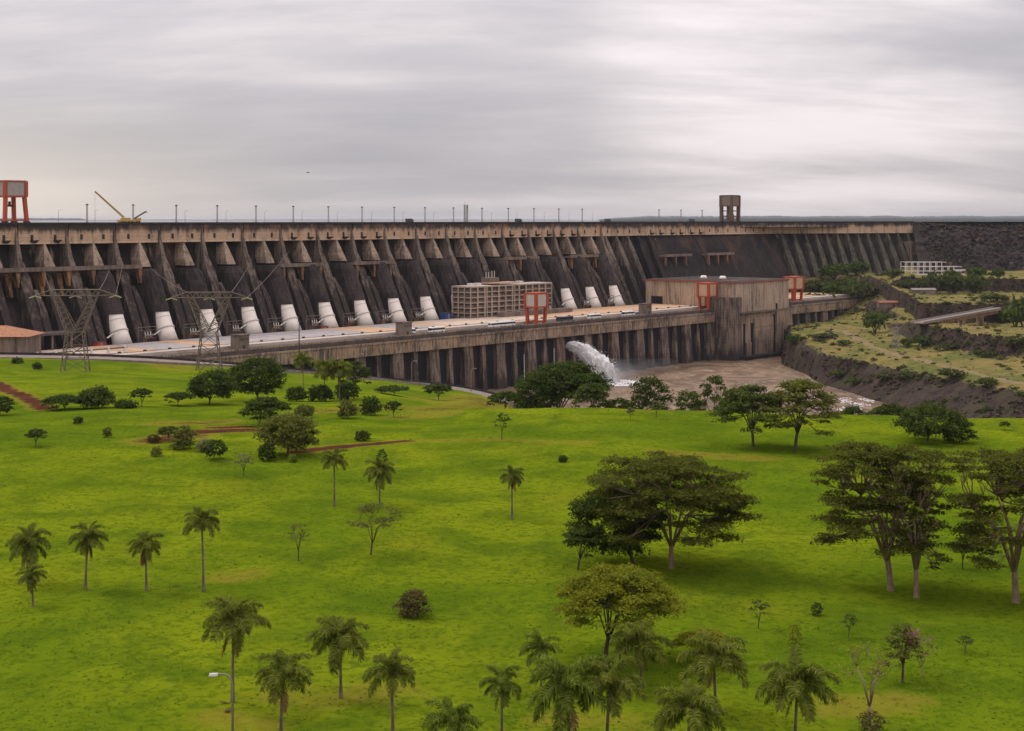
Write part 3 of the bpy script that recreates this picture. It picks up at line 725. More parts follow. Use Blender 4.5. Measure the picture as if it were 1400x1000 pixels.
# ------------------------------------------------------------------ powerhouse
def build_powerhouse():
    ph = thing('powerhouse', 'long low concrete powerhouse with piers and deck along the dam foot', 'powerhouse', D(250, 50, 0))
    for a, b in ((-150, 543), (630, 826)):
        mb = MB(); dbox(mb, a, b, -6, 82, 36, 42.2); mb.build('deck', MT['deckdark'], ph)
        mb = MB(); dbox(mb, a, b, 82, 84.6, 36, 39.5); mb.build('lower_deck', MT['deckdark'], ph)
        mb = MB(); dbox(mb, a, b, 60.2, 69.0, 42.2, 43.9); mb.build('deck_road', MT['roadpale'], ph)
        mb = MB(); dbox(mb, a, b, 81.6, 81.9, 42.2, 43.0); mb.build('parapet', MT['fascia'], ph)
        # face with bays
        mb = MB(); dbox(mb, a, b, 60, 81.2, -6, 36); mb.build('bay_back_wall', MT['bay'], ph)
    R = random.Random(2)
    cols = {}
    for k in range(-5, 32): cols[k] = 'roof_orange'
    for k, c in {-5: 'roof_pale', -4: 'roof_pale', -3: 'roof_pale', -2: 'roof_orange', -1: 'roof_grey', 0: 'roof_grey', 1: 'roof_orange', 2: 'roof_grey', 3: 'roof_grey', 4: 'roof_grey', 5: 'roof_grey', 6: 'roof_grey',
                 7: 'roof_grey', 8: 'roof_grey', 9: 'roof_orange', 10: 'roof_orange', 11: 'roof_grey', 12: 'roof_grey', 13: 'roof_orange', 14: 'roof_pale', 15: 'roof_pale', 16: 'roof_pale', 17: 'roof_pale', 18: 'roof_pale', 19: 'roof_pale'}.items(): cols[k] = c
    for k in range(-7, 32):
        s = 17 * k
        mb = MB(); dbox(mb, s + 0.25, s + 16.75, 12, 59, 42.2, 44.2); mb.build('roof_panel', MT[cols.get(k, 'roof_pale')], ph)
        mb = MB(); dbox(mb, s + 7.6, s + 9.2, 59.1, 60.1, 42.2, 44.9); mb.build('vent_box', MT['steeldark'], ph)
    for k in range(38, 48):
        mb = MB(); dbox(mb, 17 * k + 0.25, 17 * k + 16.75, 12, 59, 42.2, 44.2); mb.build('roof_panel', MT['roof_orange'], ph)
    for k in range(-5, 25):
        c = U * (k + 0.5)
        if 540 < c < 640 or c > 822: continue
        if c - 17 >= -150:
            for j in range(2):
                mb = MB(); a = c - 17 + 17 * j; dbox(mb, a + 0.06, min(a + 16.94, 542.5 if c < 600 else 999), 78, 85, 31.8, 39.5)
                dbox(mb, a + 0.06, min(a + 16.94, 542.5 if c < 600 else 999), 84.9, 85.5, 38.8, 40.0)
                mb.build('fascia_panel', MT['fascia'], ph)
        mb = MB(); dcol(mb, c, [(-8, 5.4, 5.4, 79, 87.0), (30, 4.5, 4.5, 79, 84.2), (32.2, 4.5, 4.5, 79, 84.2)]); mb.build('pier', MT['pier'], ph)
        if not (540 < c + 17 < 640):
            mb = MB(); dcol(mb, c + 17, [(-8, 2.0, 2.0, 79, 85.6), (30, 1.7, 1.7, 79, 83.4), (32.2, 1.7, 1.7, 79, 83.4)]); mb.build('slim_pier', MT['pier'], ph)
    mb = MB(); dbox(mb, 826, 832, 60, 86, 0, 41.5); mb.build('end_wall', MT['hall_low'], ph)
    # low kerb slab carrying pipes at the penstock feet
    mb = MB(); dbox(mb, -30, 294, 9.5, 11.6, 42.2, 43.4); mb.build('kerb', MT['kiosk'], ph)
build_powerhouse()

def build_hall():
    h = thing('assembly_hall', 'tall ribbed concrete assembly hall with red roof edge across the powerhouse', 'building', D(580, 60, 0))
    s0, s1, w0, w1 = 544.0, 629.0, 7.0, 102.0
    mb = MB(); dbox(mb, s0 + 0.6, s1, w0, w1 - 0.6, 36, 64.2); mb.build('core', MT['hall_low'], h)
    k = 0; w = w0
    while w < w1 - 1:
        e = min(w + 7.3, w1); mb = MB(); dbox(mb, s0 + (0.25 if k % 2 else 0), s0 + 0.9, w + 0.08, e - 0.08, 42 if w < 82 else 39.6, 64.6); mb.build('wall_panel', MT['hall'], h); w += 7.3; k += 1
    s = s0
    while s < s1 - 1:
        e = min(s + 8.5, s1); mb = MB(); dbox(mb, s + 0.08, e - 0.08, w1 - 0.9, w1 - (0.25 if k % 2 else 0), 39.8, 64.6); mb.build('wall_panel', MT['hall'], h); s += 8.5; k += 1
    mb = MB(); dbox(mb, s0 - 0.8, s1 + 0.8, w0 - 0.8, w1 + 0.8, 64.6, 65.7); mb.build('roof_edge', MT['red'], h)
    mb = MB(); dbox(mb, s0, s1, w0, w1, 65.72, 65.95); mb.build('roof', MT['rib'], h)
    for ww in (30, 50): 
        mb = MB(); c = D(590, ww + 8, 65.7); mb.tube([c, c + Vector((0, 0, 2.6))], [3.6, 2.2], 14); mb.build('roof_dome', MT['white'], h, True)
    # opening at the dam side
    mb = MB(); dbox(mb, s0 - 0.1, s0 + 0.3, 13, 25, 44, 51); mb.build('doorway', MT['bay'], h)
    # base block standing in the river
    mb = MB(); dbox(mb, s0 + 2, s1 - 1, 72, 103.4, -8, 39.6); mb.build('base_block', MT['hall_low'], h)
    for a, b in ((553, 561), (566, 598), (603, 629)):
        mb = MB(); dbox(mb, a, b, 102, 105.4 if a > 600 else 104.6, -8, 39 if a > 600 else 34 - (a < 560) * 20); mb.build('base_pier', MT['hall_low'], h)
    for a, b, wz, z0_, z1_ in ((615, 617, 105.2, 2, 22), (598.4, 602.6, 103.2, -2, 36), (561.4, 565.6, 103.2, -2, 30), (549, 552.5, 103.2, -2, 30)):
        mb = MB(); dbox(mb, a, b, wz, wz + 0.4, z0_, z1_); mb.build('slot', MT['bay'], h)
    for z0_ in (13.0, 26.0):
        mb = MB(); dbox(mb, 566.2, 597.8, 104.55, 104.75, z0_, z0_ + 0.5); mb.build('joint_line', MT['kiosk'], h)
    mb = MB(); dbox(mb, s0 - 0.4, s1 + 0.4, 82, 105.9, 39.0, 39.6); mb.build('ledge', MT['kiosk'], h)
    mb = MB(); dbox(mb, 606, 609, 102.0, 102.3, 40, 45); mb.build('doorway', MT['bay'], h)
    mb = MB(); dcol(mb, 539.5, [(-8, 6, 7.4, 78, 104.5), (52, 5.6, 7.0, 79, 103.6), (52.6, 5.6, 7.0, 79, 103.6)]); mb.build('corner_tower', MT['pier'], h)
    mb = MB(); dbox(mb, 629.2, 648, 60, 92, 36.2, 40.0); dbox(mb, 629.2, 631, 70, 90, 8, 36.2); dbox(mb, 640, 642, 70, 90, 8, 36.2); dbox(mb, 629.2, 648, 60, 76, 0, 36.0); mb.build('annex', MT['kiosk'], h)
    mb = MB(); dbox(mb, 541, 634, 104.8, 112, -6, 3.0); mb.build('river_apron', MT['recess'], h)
build_hall()

def build_office():
    b = thing('office_building', 'many-storeyed building with pale concrete grid front on the powerhouse deck', 'building', D(345, 10, 44.2))
    s0, s1, w0, w1, z0, z1 = 295.0, 393.0, 2.0, 20.6, 44.2, 67.6
    mb = MB(); dbox(mb, s0 + 1.2, s1 - 1.2, w0, w1 - 1.2, z0, z1 - 0.8); mb.build('core', MT['core'], b)
    nf = 6; fh = (z1 - z0) / nf
    for k in range(1, nf + 1):
        z = z0 + fh * k; mb = MB(); dbox(mb, s0, s1, w0 - 0.5, w1, z - 0.62, z); mb.build('floor_slab', MT['slab'], b)
    R = random.Random(3)
    for k in range(nf):
        z = z0 + fh * k
        s = s0 + 1.6
        while s < s1 - 8:
            mb = MB(); dbox(mb, s + 0.4, s + 7.6, w1 - 1.2, w1 - 1.0, z + 0.1, z + 1.5); mb.build('spandrel', MT['kiosk'] if R.random() < 0.75 else MT['pier'], b)
            mb = MB(); dbox(mb, s + 0.6, s + 7.4, w1 - 1.2, w1 - 1.1, z + 1.7, z + 3.2); mb.build('window', MT['officeglass'], b); s += 8.17
        for w in (w0, w0 + 6.2, w0 + 12.4):
            mb = MB(); dbox(mb, s0 + 1.0, s0 + 1.2, w + 0.4, w + 5.6, z + 0.1, z + 1.6); mb.build('spandrel', MT['kiosk'], b)
            mb = MB(); dbox(mb, s0 + 1.1, s0 + 1.2, w + 0.5, w + 5.4, z + 1.8, z + 3.2); mb.build('window', MT['officeglass'], b)
    s = s0
    for k in range(13):
        s = s0 + 8.17 * k
        mb = MB(); dbox(mb, max(s - 0.45, s0 + 0.05), min(s + 0.45, s1), w1 - 0.6, w1 + 0.35, z0, z1 + 0.3); mb.build('column', MT['slab'], b)
        if k in (2, 6):
            mb = MB(); dbox(mb, s + 2.2, s + 2.8, w1 - 0.6, w1 + 0.3, z0, z1 + 0.3); mb.build('column', MT['slab'], b)
    for w in (w0, w0 + 6.2, w0 + 12.4):
        mb = MB(); dbox(mb, s0 - 0.3, s0 + 0.4, w - 0.3, w + 0.3, z0, z1 + 0.3); mb.build('column', MT['slab'], b)
    mb = MB(); dbox(mb, s0 - 0.2, s1 + 0.2, w0 - 0.7, w1 + 0.2, z1, z1 + 0.5); mb.build('roof', MT['roadpale'], b)
    mb = MB(); dbox(mb, s0 + 30, s0 + 42, 5, 13, z1 + 0.5, z1 + 6); pe = mb.build('penthouse', MT['kiosk'], b)
    mb = MB(); dbox(mb, s0 + 27, s0 + 58, 8, 20, z1 + 1.6, z1 + 2.3); mb.build('canopy', MT['roof_orange'], b)
    for a in (31, 34, 38, 41):
        mb = MB(); mb.bar(D(s0 + a, 9, z1 + 6), D(s0 + a, 9, z1 + 9 + a % 3), 0.25); mb.build('antenna', MT['whitesteel'], pe)
    for a in (8, 16, 66):
        mb = MB(); dbox(mb, s0 + a, s0 + a + 4, 10, 14, z1 + 0.5, z1 + 2.4); mb.build('roof_unit', MT['whitesteel'], b)
    mb = MB(); dbox(mb, s0 + 26, s1 + 14, 24, 31, 44.2, 47.4)
    mb.build('porch', MT['kiosk'], b)
build_office()

# ------------------------------------------------------------------ cranes
def gantry(label, loc, rz, A, B, H, hb, legm, cladm, taper=0.88, group=None, name='gantry_crane', hoist=False, q=1.0):
    g = thing(name, label, 'crane', loc, rz, group); a, b = A / 2, B / 2; zb = H - hb
    for sx in (-1, 1):
        for sy in (-1, 1):
            mb = MB()
            x0, y0 = sx * (a - 0.6), sy * (b - 0.6); x1, y1 = x0 * taper, y0 * taper
            mb.hexa([(x1 - q, y1 - q, 1.4), (x1 + q, y1 - q, 1.4), (x1 + q, y1 + q, 1.4), (x1 - q, y1 + q, 1.4), (x0 - q, y0 - q, zb), (x0 + q, y0 - q, zb), (x0 + q, y0 + q, zb), (x0 - q, y0 + q, zb)])
            lg = mb.build('leg', legm, g, local=True)
            mb = MB(); mb.box(x1 - 1.9, x1 + 1.9, y1 - 0.8, y1 + 0.8, 0, 1.5); mb.build('bogie', legm if name != 'crest_crane' else MT['steeldark'], lg, local=True)
    # upper housing: frames at corners and edges, cladding panels between
    for sx in (-1, 1):
        for sy in (-1, 1):
            mb = MB(); mb.box(sx * a - 1.0, sx * a + 1.0, sy * b - 1.0, sy * b + 1.0, zb - 0.4, H); mb.build('corner_post', legm, g, local=True)
    for z0_, z1_ in ((zb - 0.6, zb + 0.5), (H - 0.7, H + 0.05)):
        mb = MB()
        for sy in (-1, 1): mb.box(-a + 0.7, a - 0.7, sy * b - 0.5, sy * b + 0.5, z0_, z1_)
        for sx in (-1, 1): mb.box(sx * a - 0.5, sx * a + 0.5, -b + 0.7, b - 0.7, z0_, z1_)
        mb.build('frame_beam', legm, g, local=True)
    for sy in (-1, 1):
        mb = MB(); mb.hexa([(-a + 1.2, sy * b - 0.3, zb + 0.5), (a - 1.2, sy * b - 0.3, zb + 0.5), (a - 1.2, sy * b + 0.3, zb + 0.5), (-a + 1.2, sy * b + 0.3, zb + 0.5), (-a + 0.7, sy * b - 0.3, H - 0.7), (a - 0.7, sy * b - 0.3, H - 0.7), (a - 0.7, sy * b + 0.3, H - 0.7), (-a + 0.7, sy * b + 0.3, H - 0.7)])
        mb.build('cladding', cladm, g, local=True)
    for sx in (-1, 1):
        mb = MB(); mb.hexa([(sx * a - 0.3, -b + 1.2, zb + 0.5), (sx * a + 0.3, -b + 1.2, zb + 0.5), (sx * a + 0.3, b - 1.2, zb + 0.5), (sx * a - 0.3, b - 1.2, zb + 0.5), (sx * a - 0.3, -b + 0.7, H - 0.7), (sx * a + 0.3, -b + 0.7, H - 0.7), (sx * a + 0.3, b - 0.7, H - 0.7), (sx * a - 0.3, b - 0.7, H - 0.7)])
        mb.build('cladding', cladm, g, local=True)
    mb = MB(); mb.box(-a - 0.4, a + 0.4, -b - 0.4, b + 0.4, H + 0.06, H + 0.5); mb.build('roof', legm if name != 'crest_crane' else cladm, g, local=True)
    for sy in (-1, 1):
        mb = MB(); mb.box(-a * taper + 1, a * taper - 1, sy * b * taper - 0.4 - 0.5 * sy, sy * b * taper + 0.4 - 0.5 * sy, 1.6, 2.5); mb.build('sill_beam', legm, g, local=True)
    if hoist and q > 1.2:
        for z0_ in (zb * 0.34, zb * 0.66):
            mb = MB()
            for sy in (-1, 1): mb.box(-a + 1.4, a - 1.4, sy * (b - 0.6) - 0.45, sy * (b - 0.6) + 0.45, z0_, z0_ + 1.0)
            for sx in (-1, 1): mb.box(sx * (a - 0.6) - 0.45, sx * (a - 0.6) + 0.45, -b + 1.4, b - 1.4, z0_, z0_ + 1.0)
            mb.build('tie_beam', legm, g, local=True)
        mb = MB(); mb.box(-2.6, 3.4, -2.6, 2.6, 0.2, zb * 0.5); mb.build('machine_house', cladm, g, local=True)
    if hoist:
        mb = MB(); zc = zb * 0.62
        mb.box(-2.2, 2.2, -1.2, 1.2, zc, zc + 1.2); mb.tube([(0, 0, zc + 1.2), (0, 0, zc + 3.2)], 0.8, 8)
        for sx in (-1, 1):
            mb.bar((sx * 1.8, 0, zc), (sx * 3.4, 0, 2), 0.18); mb.bar((sx * 1.8, 0, zc + 1), (sx * 2.2, 0, zb), 0.16)
        mb.build('hoist_block', MT['steeldark'], g, local=True)
    return g
def dloc(x, w, z): s = s_at(x, w); return D(s, w, z), rz_at(s)
l, r = dloc(733, 76.3, 42.22); gantry('orange gantry crane with two grey clad faces beside the parked buses', l, r, 12.5, 10, 22.5, 10, MT['orange'], MT['clad'])
l, r = dloc(967, 76.3, 42.22); gantry('orange gantry crane with beige cladding in front of the tall hall', l, r, 12.5, 10.5, 22.0, 11, MT['orange'], MT['cladbeige'])
l, r = dloc(1085, 76.3, 42.22); gantry('orange gantry crane half hidden behind the right end of the tall hall', l, r, 15, 11, 23.0, 11, MT['orange'], MT['cladbeige'])
l, r = dloc(998, -38, 115.8); gantry('rusty brown boxy crane tower standing on the dam crest', l, r, 15, 13, 27.0, 10.5, MT['brown'], MT['brownclad'], 0.97, name='crest_crane', hoist=True, q=1.5)
l, r = dloc(13, -38, 115.8); gantry('tall orange gantry crane with grey box on the crest, leftmost', l, r, 13.5, 13, 25.2, 9.0, MT['orange'], MT['cladgrey2'], 1.16, name='crest_crane', hoist=True)

def mobile_crane():
    l, r = dloc(176, -37, 115.8)
    g = thing('mobile_crane', 'yellow mobile crane with raised lattice boom on the dam crest', 'crane', l, r)
    mb = MB(); mb.box(-8, 8, -1.5, 1.5, 1.0, 2.1); mb.box(5.2, 8.6, -1.4, 1.4, 2.1, 3.4); mb.build('chassis', MT['yellow'], g, local=True)
    for x in (-6, -4, -1, 1.5, 5, 7):
        for y in (-1.3, 1.3):
            mb = MB(); mb.tube([(x, y - 0.3, 0.75), (x, y + 0.3, 0.75)], 0.75, 12); mb.build('wheel', MT['tyre'], g, local=True)
    mb = MB(); mb.box(-4.6, 0.6, -1.3, 1.3, 2.2, 3.5); mb.box(-5.4, -4, -1.4, 1.4, 2.2, 3.2); mb.build('cab', MT['yellow'], g, local=True)
    mb = MB(); a = Vector((-3.5, 0, 3.6)); b = Vector((-25.0, 0, 20.0)); u = (b - a).normalized(); p = u.cross(Vector((0, 1, 0)))
    for sy in (-0.45, 0.45):
        for sp in (-0.45, 0.45): mb.bar(a + Vector((0, sy, 0)) + p * sp, b + Vector((0, sy * 0.5, 0)) + p * sp * 0.5, 0.16)
    for k in range(14):
        q = a + (b - a) * (k / 14); q2 = a + (b - a) * ((k + 1) / 14); sg = 1 if k % 2 else -1
        for sy in (-0.42, 0.42): mb.bar(q + Vector((0, sy, 0)) + p * 0.42 * sg, q2 + Vector((0, sy, 0)) - p * 0.42 * sg, 0.1)
    mb.build('boom', MT['yellow'], g, local=True)
    mb = MB(); mb.bar((4.0, 0, 3.0), (13.0, 0, 7.6), 0.5); mb.bar((13.0, 0, 7.6), (14.2, 0, 7.0), 0.3); mb.build('folded_jib', MT['steeldark'], g, local=True)
    mb = MB(); mb.bar(b, b + Vector((0, 0, -15)), 0.06); mb.build('cable', MT['steeldark'], g, local=True)
mobile_crane()

# ------------------------------------------------------------------ crest furniture
def mast_proto():
    g = thing('light_mast', '-', 'light mast', (0, 0, 0), 0, 'light masts along the dam crest')
    mb = MB(); mb.box(-0.7, 0.7, -0.7, 0.7, 0, 0.8); mb.build('footing', MT['kiosk'], g, local=True)
    mb = MB()
    for sx in (-1, 1):
        for sy in (-1, 1): mb.bar((sx * 0.34, sy * 0.34, 0.8), (sx * 0.26, sy * 0.26, 11.4), 0.11)
    for k in range(9):
        z = 0.9 + k * 1.15; sg = 1 if k % 2 else -1
        for sy in (-1, 1): mb.bar((-0.3 * sg, sy * 0.3, z), (0.3 * sg, sy * 0.3, z + 1.15), 0.07); mb.bar((sy * 0.3, -0.3 * sg, z), (sy * 0.3, 0.3 * sg, z + 1.15), 0.07)
    mb.build('lattice_pole', MT['mastpaint'], g, local=True)
    mb = MB(); mb.box(-0.65, 0.65, -0.65, 0.65, 11.4, 11.6); mb.build('platform', MT['steelgrey'], g, local=True)
    for sx in (-1, 1):
        mb = MB(); mb.box(sx * 0.4 - 0.25, sx * 0.4 + 0.25, -0.5, 0.5, 11.6, 12.2); mb.build('lamp_head', MT['steeldark'], g, local=True)
    return g
mast = mast_proto(); first = True
MX = [119, 182, 241, 297, 350, 401, 449, 495, 539, 581, 620, 659, 695, 730, 764, 796, 901, 931, 960]
for i, x in enumerate(MX):
    o = mast if first else copy_tree(mast); first = False
    s = s_at(x, -42.5); o.location = D(s, -42.5, 115.8); o.rotation_euler.z = rz_at(s)
    o['label'] = '%s lattice light mast from the left along the dam crest' % ORD[i]
def pole_proto():
    g = thing('lamp_pole', '-', 'lamp pole', (0, 0, 0), 0, 'thin lamp poles between the masts')
    mb = MB(); mb.tube([(0, 0, 0), (0, 0, 7.6), (0.4, 0, 8.2), (1.4, 0, 8.4)], [0.13, 0.09, 0.08, 0.08], 6); mb.build('pole', MT['steelgrey'], g, local=True)
    mb = MB(); mb.box(1.3, 2.1, -0.15, 0.15, 8.3, 8.5); mb.build('lamp_head', MT['steelgrey'], g, local=True); return g
pole = pole_proto(); first = True
for i, x in enumerate([80, 130, 253, 309, 362, 413, 461, 508, 551, 593, 672, 706, 744, 778, 810]):
    o = pole if first else copy_tree(pole); first = False
    s = s_at(x, -32.0); o.location = D(s, -32, 115.8); o.rotation_euler.z = rz_at(s)
    o['label'] = '%s thin lamp pole from the left on the dam crest' % ORD[i]
def lattice(mb, half0, half1, z0, z1, n, r, cx=0, cy=0, rb=None):
    rb = rb or r * 0.7; P = lambda k, sx, sy: Vector((cx + sx * (half0 + (half1 - half0) * k), cy + sy * (half0 + (half1 - half0) * k), z0 + (z1 - z0) * k))
    for sx in (-1, 1):
        for sy in (-1, 1): mb.bar(P(0, sx, sy), P(1, sx, sy), r)
    for i in range(n):
        a, b = i / n, (i + 1) / n
        for (p, q) in (((-1, -1), (1, -1)), ((1, -1), (1, 1)), ((1, 1), (-1, 1)), ((-1, 1), (-1, -1))):
            mb.bar(P(a, *p), P(b, *q), rb); mb.bar(P(a, *q), P(b, *p), rb); mb.bar(P(b, *p), P(b, *q), rb)
def radio_tower():
    s = s_at(637, -40); g = thing('radio_tower', 'twin-legged lattice radio tower on the middle of the dam crest', 'tower', D(s, -40, 115.8), rz_at(s))
    for x in (-1.5, 1.5):
        mb = MB(); lattice(mb, 0.55, 0.4, 0, 14.0, 8, 0.14, x); mb.build('lattice_leg', MT['steelgrey'], g, local=True)
    mb = MB(); mb.box(-2.4, 2.4, -0.9, 0.9, 14.0, 14.3); mb.bar((-1.5, 0, 14), (-1.5, 0, 17), 0.1); mb.bar((1.5, 0, 14), (1.5, 0, 16.2), 0.1); mb.build('platform', MT['steelgrey'], g, local=True)
    mb = MB(); mb.tube([(0, -0.9, 12.4), (0, -1.3, 12.4)], [0.9, 1.1], 14); mb.build('dish', MT['steelgrey'], g, local=True)
radio_tower()
def truck(x, label, w=-36, col='busd'):
    s = s_at(x, w); g = thing('truck', label, 'truck', D(s, w, 115.78), rz_at(s))
    mb = MB(); mb.box(-3.6, 1.4, -1.2, 1.2, 0.9, 3.3); mb.build('cargo_box', MT[col], g, local=True)
    mb = MB(); mb.hexa([(1.6, -1.1, 0.6), (3.6, -1.1, 0.6), (3.6, 1.1, 0.6), (1.6, 1.1, 0.6), (1.6, -1.1, 2.8), (3.1, -1.1, 2.8), (3.1, 1.1, 2.8), (1.6, 1.1, 2.8)]); c = mb.build('cab', MT['busd'], g, local=True)
    mb = MB(); mb.box(-3.6, 3.4, -0.5, 0.5, 0.55, 0.9); mb.build('chassis', MT['steeldark'], g, local=True)
    for xx in (-2.6, 2.6):
        for y in (-1.0, 1.0):
            mb = MB(); mb.tube([(xx, y - 0.2, 0.5), (xx, y + 0.2, 0.5)], 0.5, 12); mb.build('wheel', MT['tyre'], g, local=True)
truck(560, 'dark truck on the dam crest left of the radio tower'); truck(709, 'dark truck on the crest right of the radio tower')
truck(831, 'dark truck on the crest between the last masts'); truck(946, 'dark truck on the crest just left of the brown crane tower')

# ------------------------------------------------------------------ buses on the deck road
def bus_proto():
    g = thing('bus', '-', 'bus', (0, 0, 0), 0, 'buses on the powerhouse deck road')
    mb = MB(); L_, W_ = 7.0, 1.4
    prof_ = [(0.5, W_), (2.9, W_), (3.5, W_ - 0.12), (3.75, W_ - 0.4)]
    for (za, ha), (zb_, hb_) in zip(prof_[:-1], prof_[1:]):
        e0 = L_ - (0.0 if za < 2 else 0.25); e1 = L_ - (0.2 if zb_ < 3.6 else 0.5)
        mb.hexa([(-L_, -ha, za), (e0, -ha, za), (e0, ha, za), (-L_, ha, za), (-L_ + 0.1, -hb_, zb_), (e1, -hb_, zb_), (e1, hb_, zb_), (-L_ + 0.1, hb_, zb_)])
    body = mb.build('body', MT['busw'], g, local=True)
    for sy in (-1, 1):
        x = -6.6
        while x < 5.6:
            mb = MB(); mb.box(x, x + 1.85, sy * 1.41 - 0.02, sy * 1.41 + 0.02, 1.75, 2.95); mb.build('window', MT['glass'], g, local=True); x += 1.98
    mb = MB(); mb.box(6.86, 7.04, -1.25, 1.25, 1.5, 3.05); mb.build('windscreen', MT['glass'], g, local=True)
    mb = MB(); mb.box(-7.04, -6.9, -1.1, 1.1, 1.9, 2.9); mb.build('rear_window', MT['glass'], g, local=True)
    for xx in (-4.2, 4.4):
        for y in (-1.2, 1.2):
            mb = MB(); mb.tube([(xx, y - 0.24, 0.52), (xx, y + 0.24, 0.52)], 0.52, 12); mb.build('wheel', MT['tyre'], g, local=True)
    mb = MB(); mb.box(-3, 1, -0.8, 0.8, 3.75, 4.0); mb.build('roof_unit', MT['busw'], g, local=True)
    return g
bus = bus_proto(); first = True
for x, w, lab in ((597, 75, 'white bus on the deck road right of the second concrete kiosk'), (678, 75, 'white bus left of the orange crane, rear one of a close pair'), (694, 75, 'white bus left of the orange crane, front one of a close pair'),
                  (812, 75, 'white bus on the deck road below the last three penstocks'), (859, 75, 'white bus on the deck road just left of the last concrete kiosk'), (601 - 45, 71, 'white bus partly hidden behind the second concrete kiosk')):
    o = bus if first else copy_tree(bus); first = False
    s = s_at(x, w); o.location = D(s, w, 42.22); o.rotation_euler.z = rz_at(s) + (math.pi if x % 2 else 0); o['label'] = lab
o = copy_tree(bus); s = s_at(772, 75.5); o.location = D(s, 75.5, 42.22); o.rotation_euler.z = rz_at(s); o['label'] = 'long dark bus parked right of the orange crane'; o.scale = (1.25, 1, 1)
for c in o.children:
    if c.name.startswith('body'): c.data = c.data.copy(); c.data.materials[0] = MT['busd']

def kiosk(x, w, lab):
    s = s_at(x, w); g = thing('concrete_kiosk', lab, 'kiosk', D(s, w, 42.2), rz_at(s), 'concrete kiosks on the deck edge')
    mb = MB(); mb.box(-4.0, 4.0, -3.6, 3.6, 0, 8.2); mb.build('body', MT['kiosk'], g, local=True)
    mb = MB(); mb.box(-4.3, 4.3, -3.9, 3.9, 8.2, 8.9); mb.build('cap', MT['pier'], g, local=True)
    mb = MB(); mb.box(-1, 1, -3.65, -3.55, 0.2, 2.6); mb.build('door', MT['steeldark'], g, local=True)
    for k in range(3):
        mb = MB(); mb.box(-3.2 + 2.3 * k, -1.4 + 2.3 * k, -3.66, -3.58, 5.4, 7.0); mb.build('louvre', MT['deckdark'], g, local=True)
kiosk(328, 76, 'leftmost square concrete kiosk on the powerhouse deck edge'); kiosk(552, 76, 'middle square concrete kiosk on the powerhouse deck edge'); kiosk(882, 76, 'rightmost square concrete kiosk on the powerhouse deck edge')

# transformers and gear at the penstock feet
def transformer_proto():
    g = thing('transformer', '-', 'transformer', (0, 0, 0), 0, 'transformers between the penstock feet')
    mb = MB(); mb.box(-3.2, 3.2, -1.6, 1.6, 0.4, 4.4); mb.build('tank', MT['rustdark'], g, local=True)
    mb = MB()
    for k in range(6): mb.box(-2.8 + k * 1.0, -2.4 + k * 1.0, -2.5, -1.6, 0.8, 4.0)
    mb.build('radiator', MT['steeldark'], g, local=True)
    mb = MB(); mb.tube([(-3, 0, 5.6), (3, 0, 5.6)], 0.6, 10); mb.build('conservator', MT['steelgrey'], g, local=True)
    for x in (-2, 0, 2):
        mb = MB(); mb.tube([(x, 1, 4.4), (x, 1.2, 6.2), (x, 1.4, 8.0)], [0.4, 0.3, 0.18], 8); mb.build('bushing', MT['whitesteel'], g, local=True)
    mb = MB(); mb.box(-3.6, 3.6, -1.9, 1.9, 0, 0.4); mb.build('plinth', MT['kiosk'], g, local=True)
    mb = MB()
    for x in (-6.5, 6.5): mb.bar((x, 2, 0), (x, 2, 11), 0.22)
    mb.bar((-6.5, 2, 10.6), (6.5, 2, 10.6), 0.2); mb.bar((-6.5, 2, 8.6), (6.5, 2, 8.6), 0.15); mb.build('busbar_frame', MT['pylon'], g, local=True)
    return g
tr = transformer_proto(); first = True
for i, k in enumerate((0, 1, 2, 3, 4, 5, 6, 7, 13, 14)):
    o = tr if first else copy_tree(tr); first = False
    s = U * (k + 0.45); o.location = D(s, 7.5, 42.2); o.rotation_euler.z = rz_at(s)
    o['label'] = 'rusty transformer bank right of the %s white penstock from the left' % ORD[k] if k < 9 else 'rusty transformer bank between the %s two of the last three penstocks' % ('first' if k == 13 else 'last')
for nm, k, col, lab, size in (('equipment_box', 0 - 0.62, 'redbox', 'small red equipment box left of the first white penstock', (3, 2, 4)), ('equipment_container', 8.36, 'blue', 'blue container beside the ninth penstock and the grid building', (4, 2.4, 6)), ('equipment_box', 4.6, 'redbox', 'low red equipment box near the fifth and sixth penstocks', (3.4, 2, 3.2))):
    s = U * k; g = thing(nm, lab, 'container', D(s, 9 if k < 8 else 6, 42.2), rz_at(s)); a, b, c = size
    mb = MB(); mb.box(-a, a, -b, b, 0.4, c); mb.build('body', MT[col], g, local=True)
    mb = MB(); mb.box(-a - 0.1, a + 0.1, -b - 0.1, b + 0.1, c, c + 0.25); mb.build('lid', MT['steeldark'], g, local=True)
    mb = MB(); mb.box(-a + 0.3, a - 0.3, -b + 0.3, b - 0.3, 0, 0.4); mb.build('skid', MT['steeldark'], g, local=True)
    mb = MB(); mb.box(-0.9, 0.9, -b - 0.06, -b, 0.7, c - 0.4); mb.build('door', MT['steelgrey'], g, local=True)

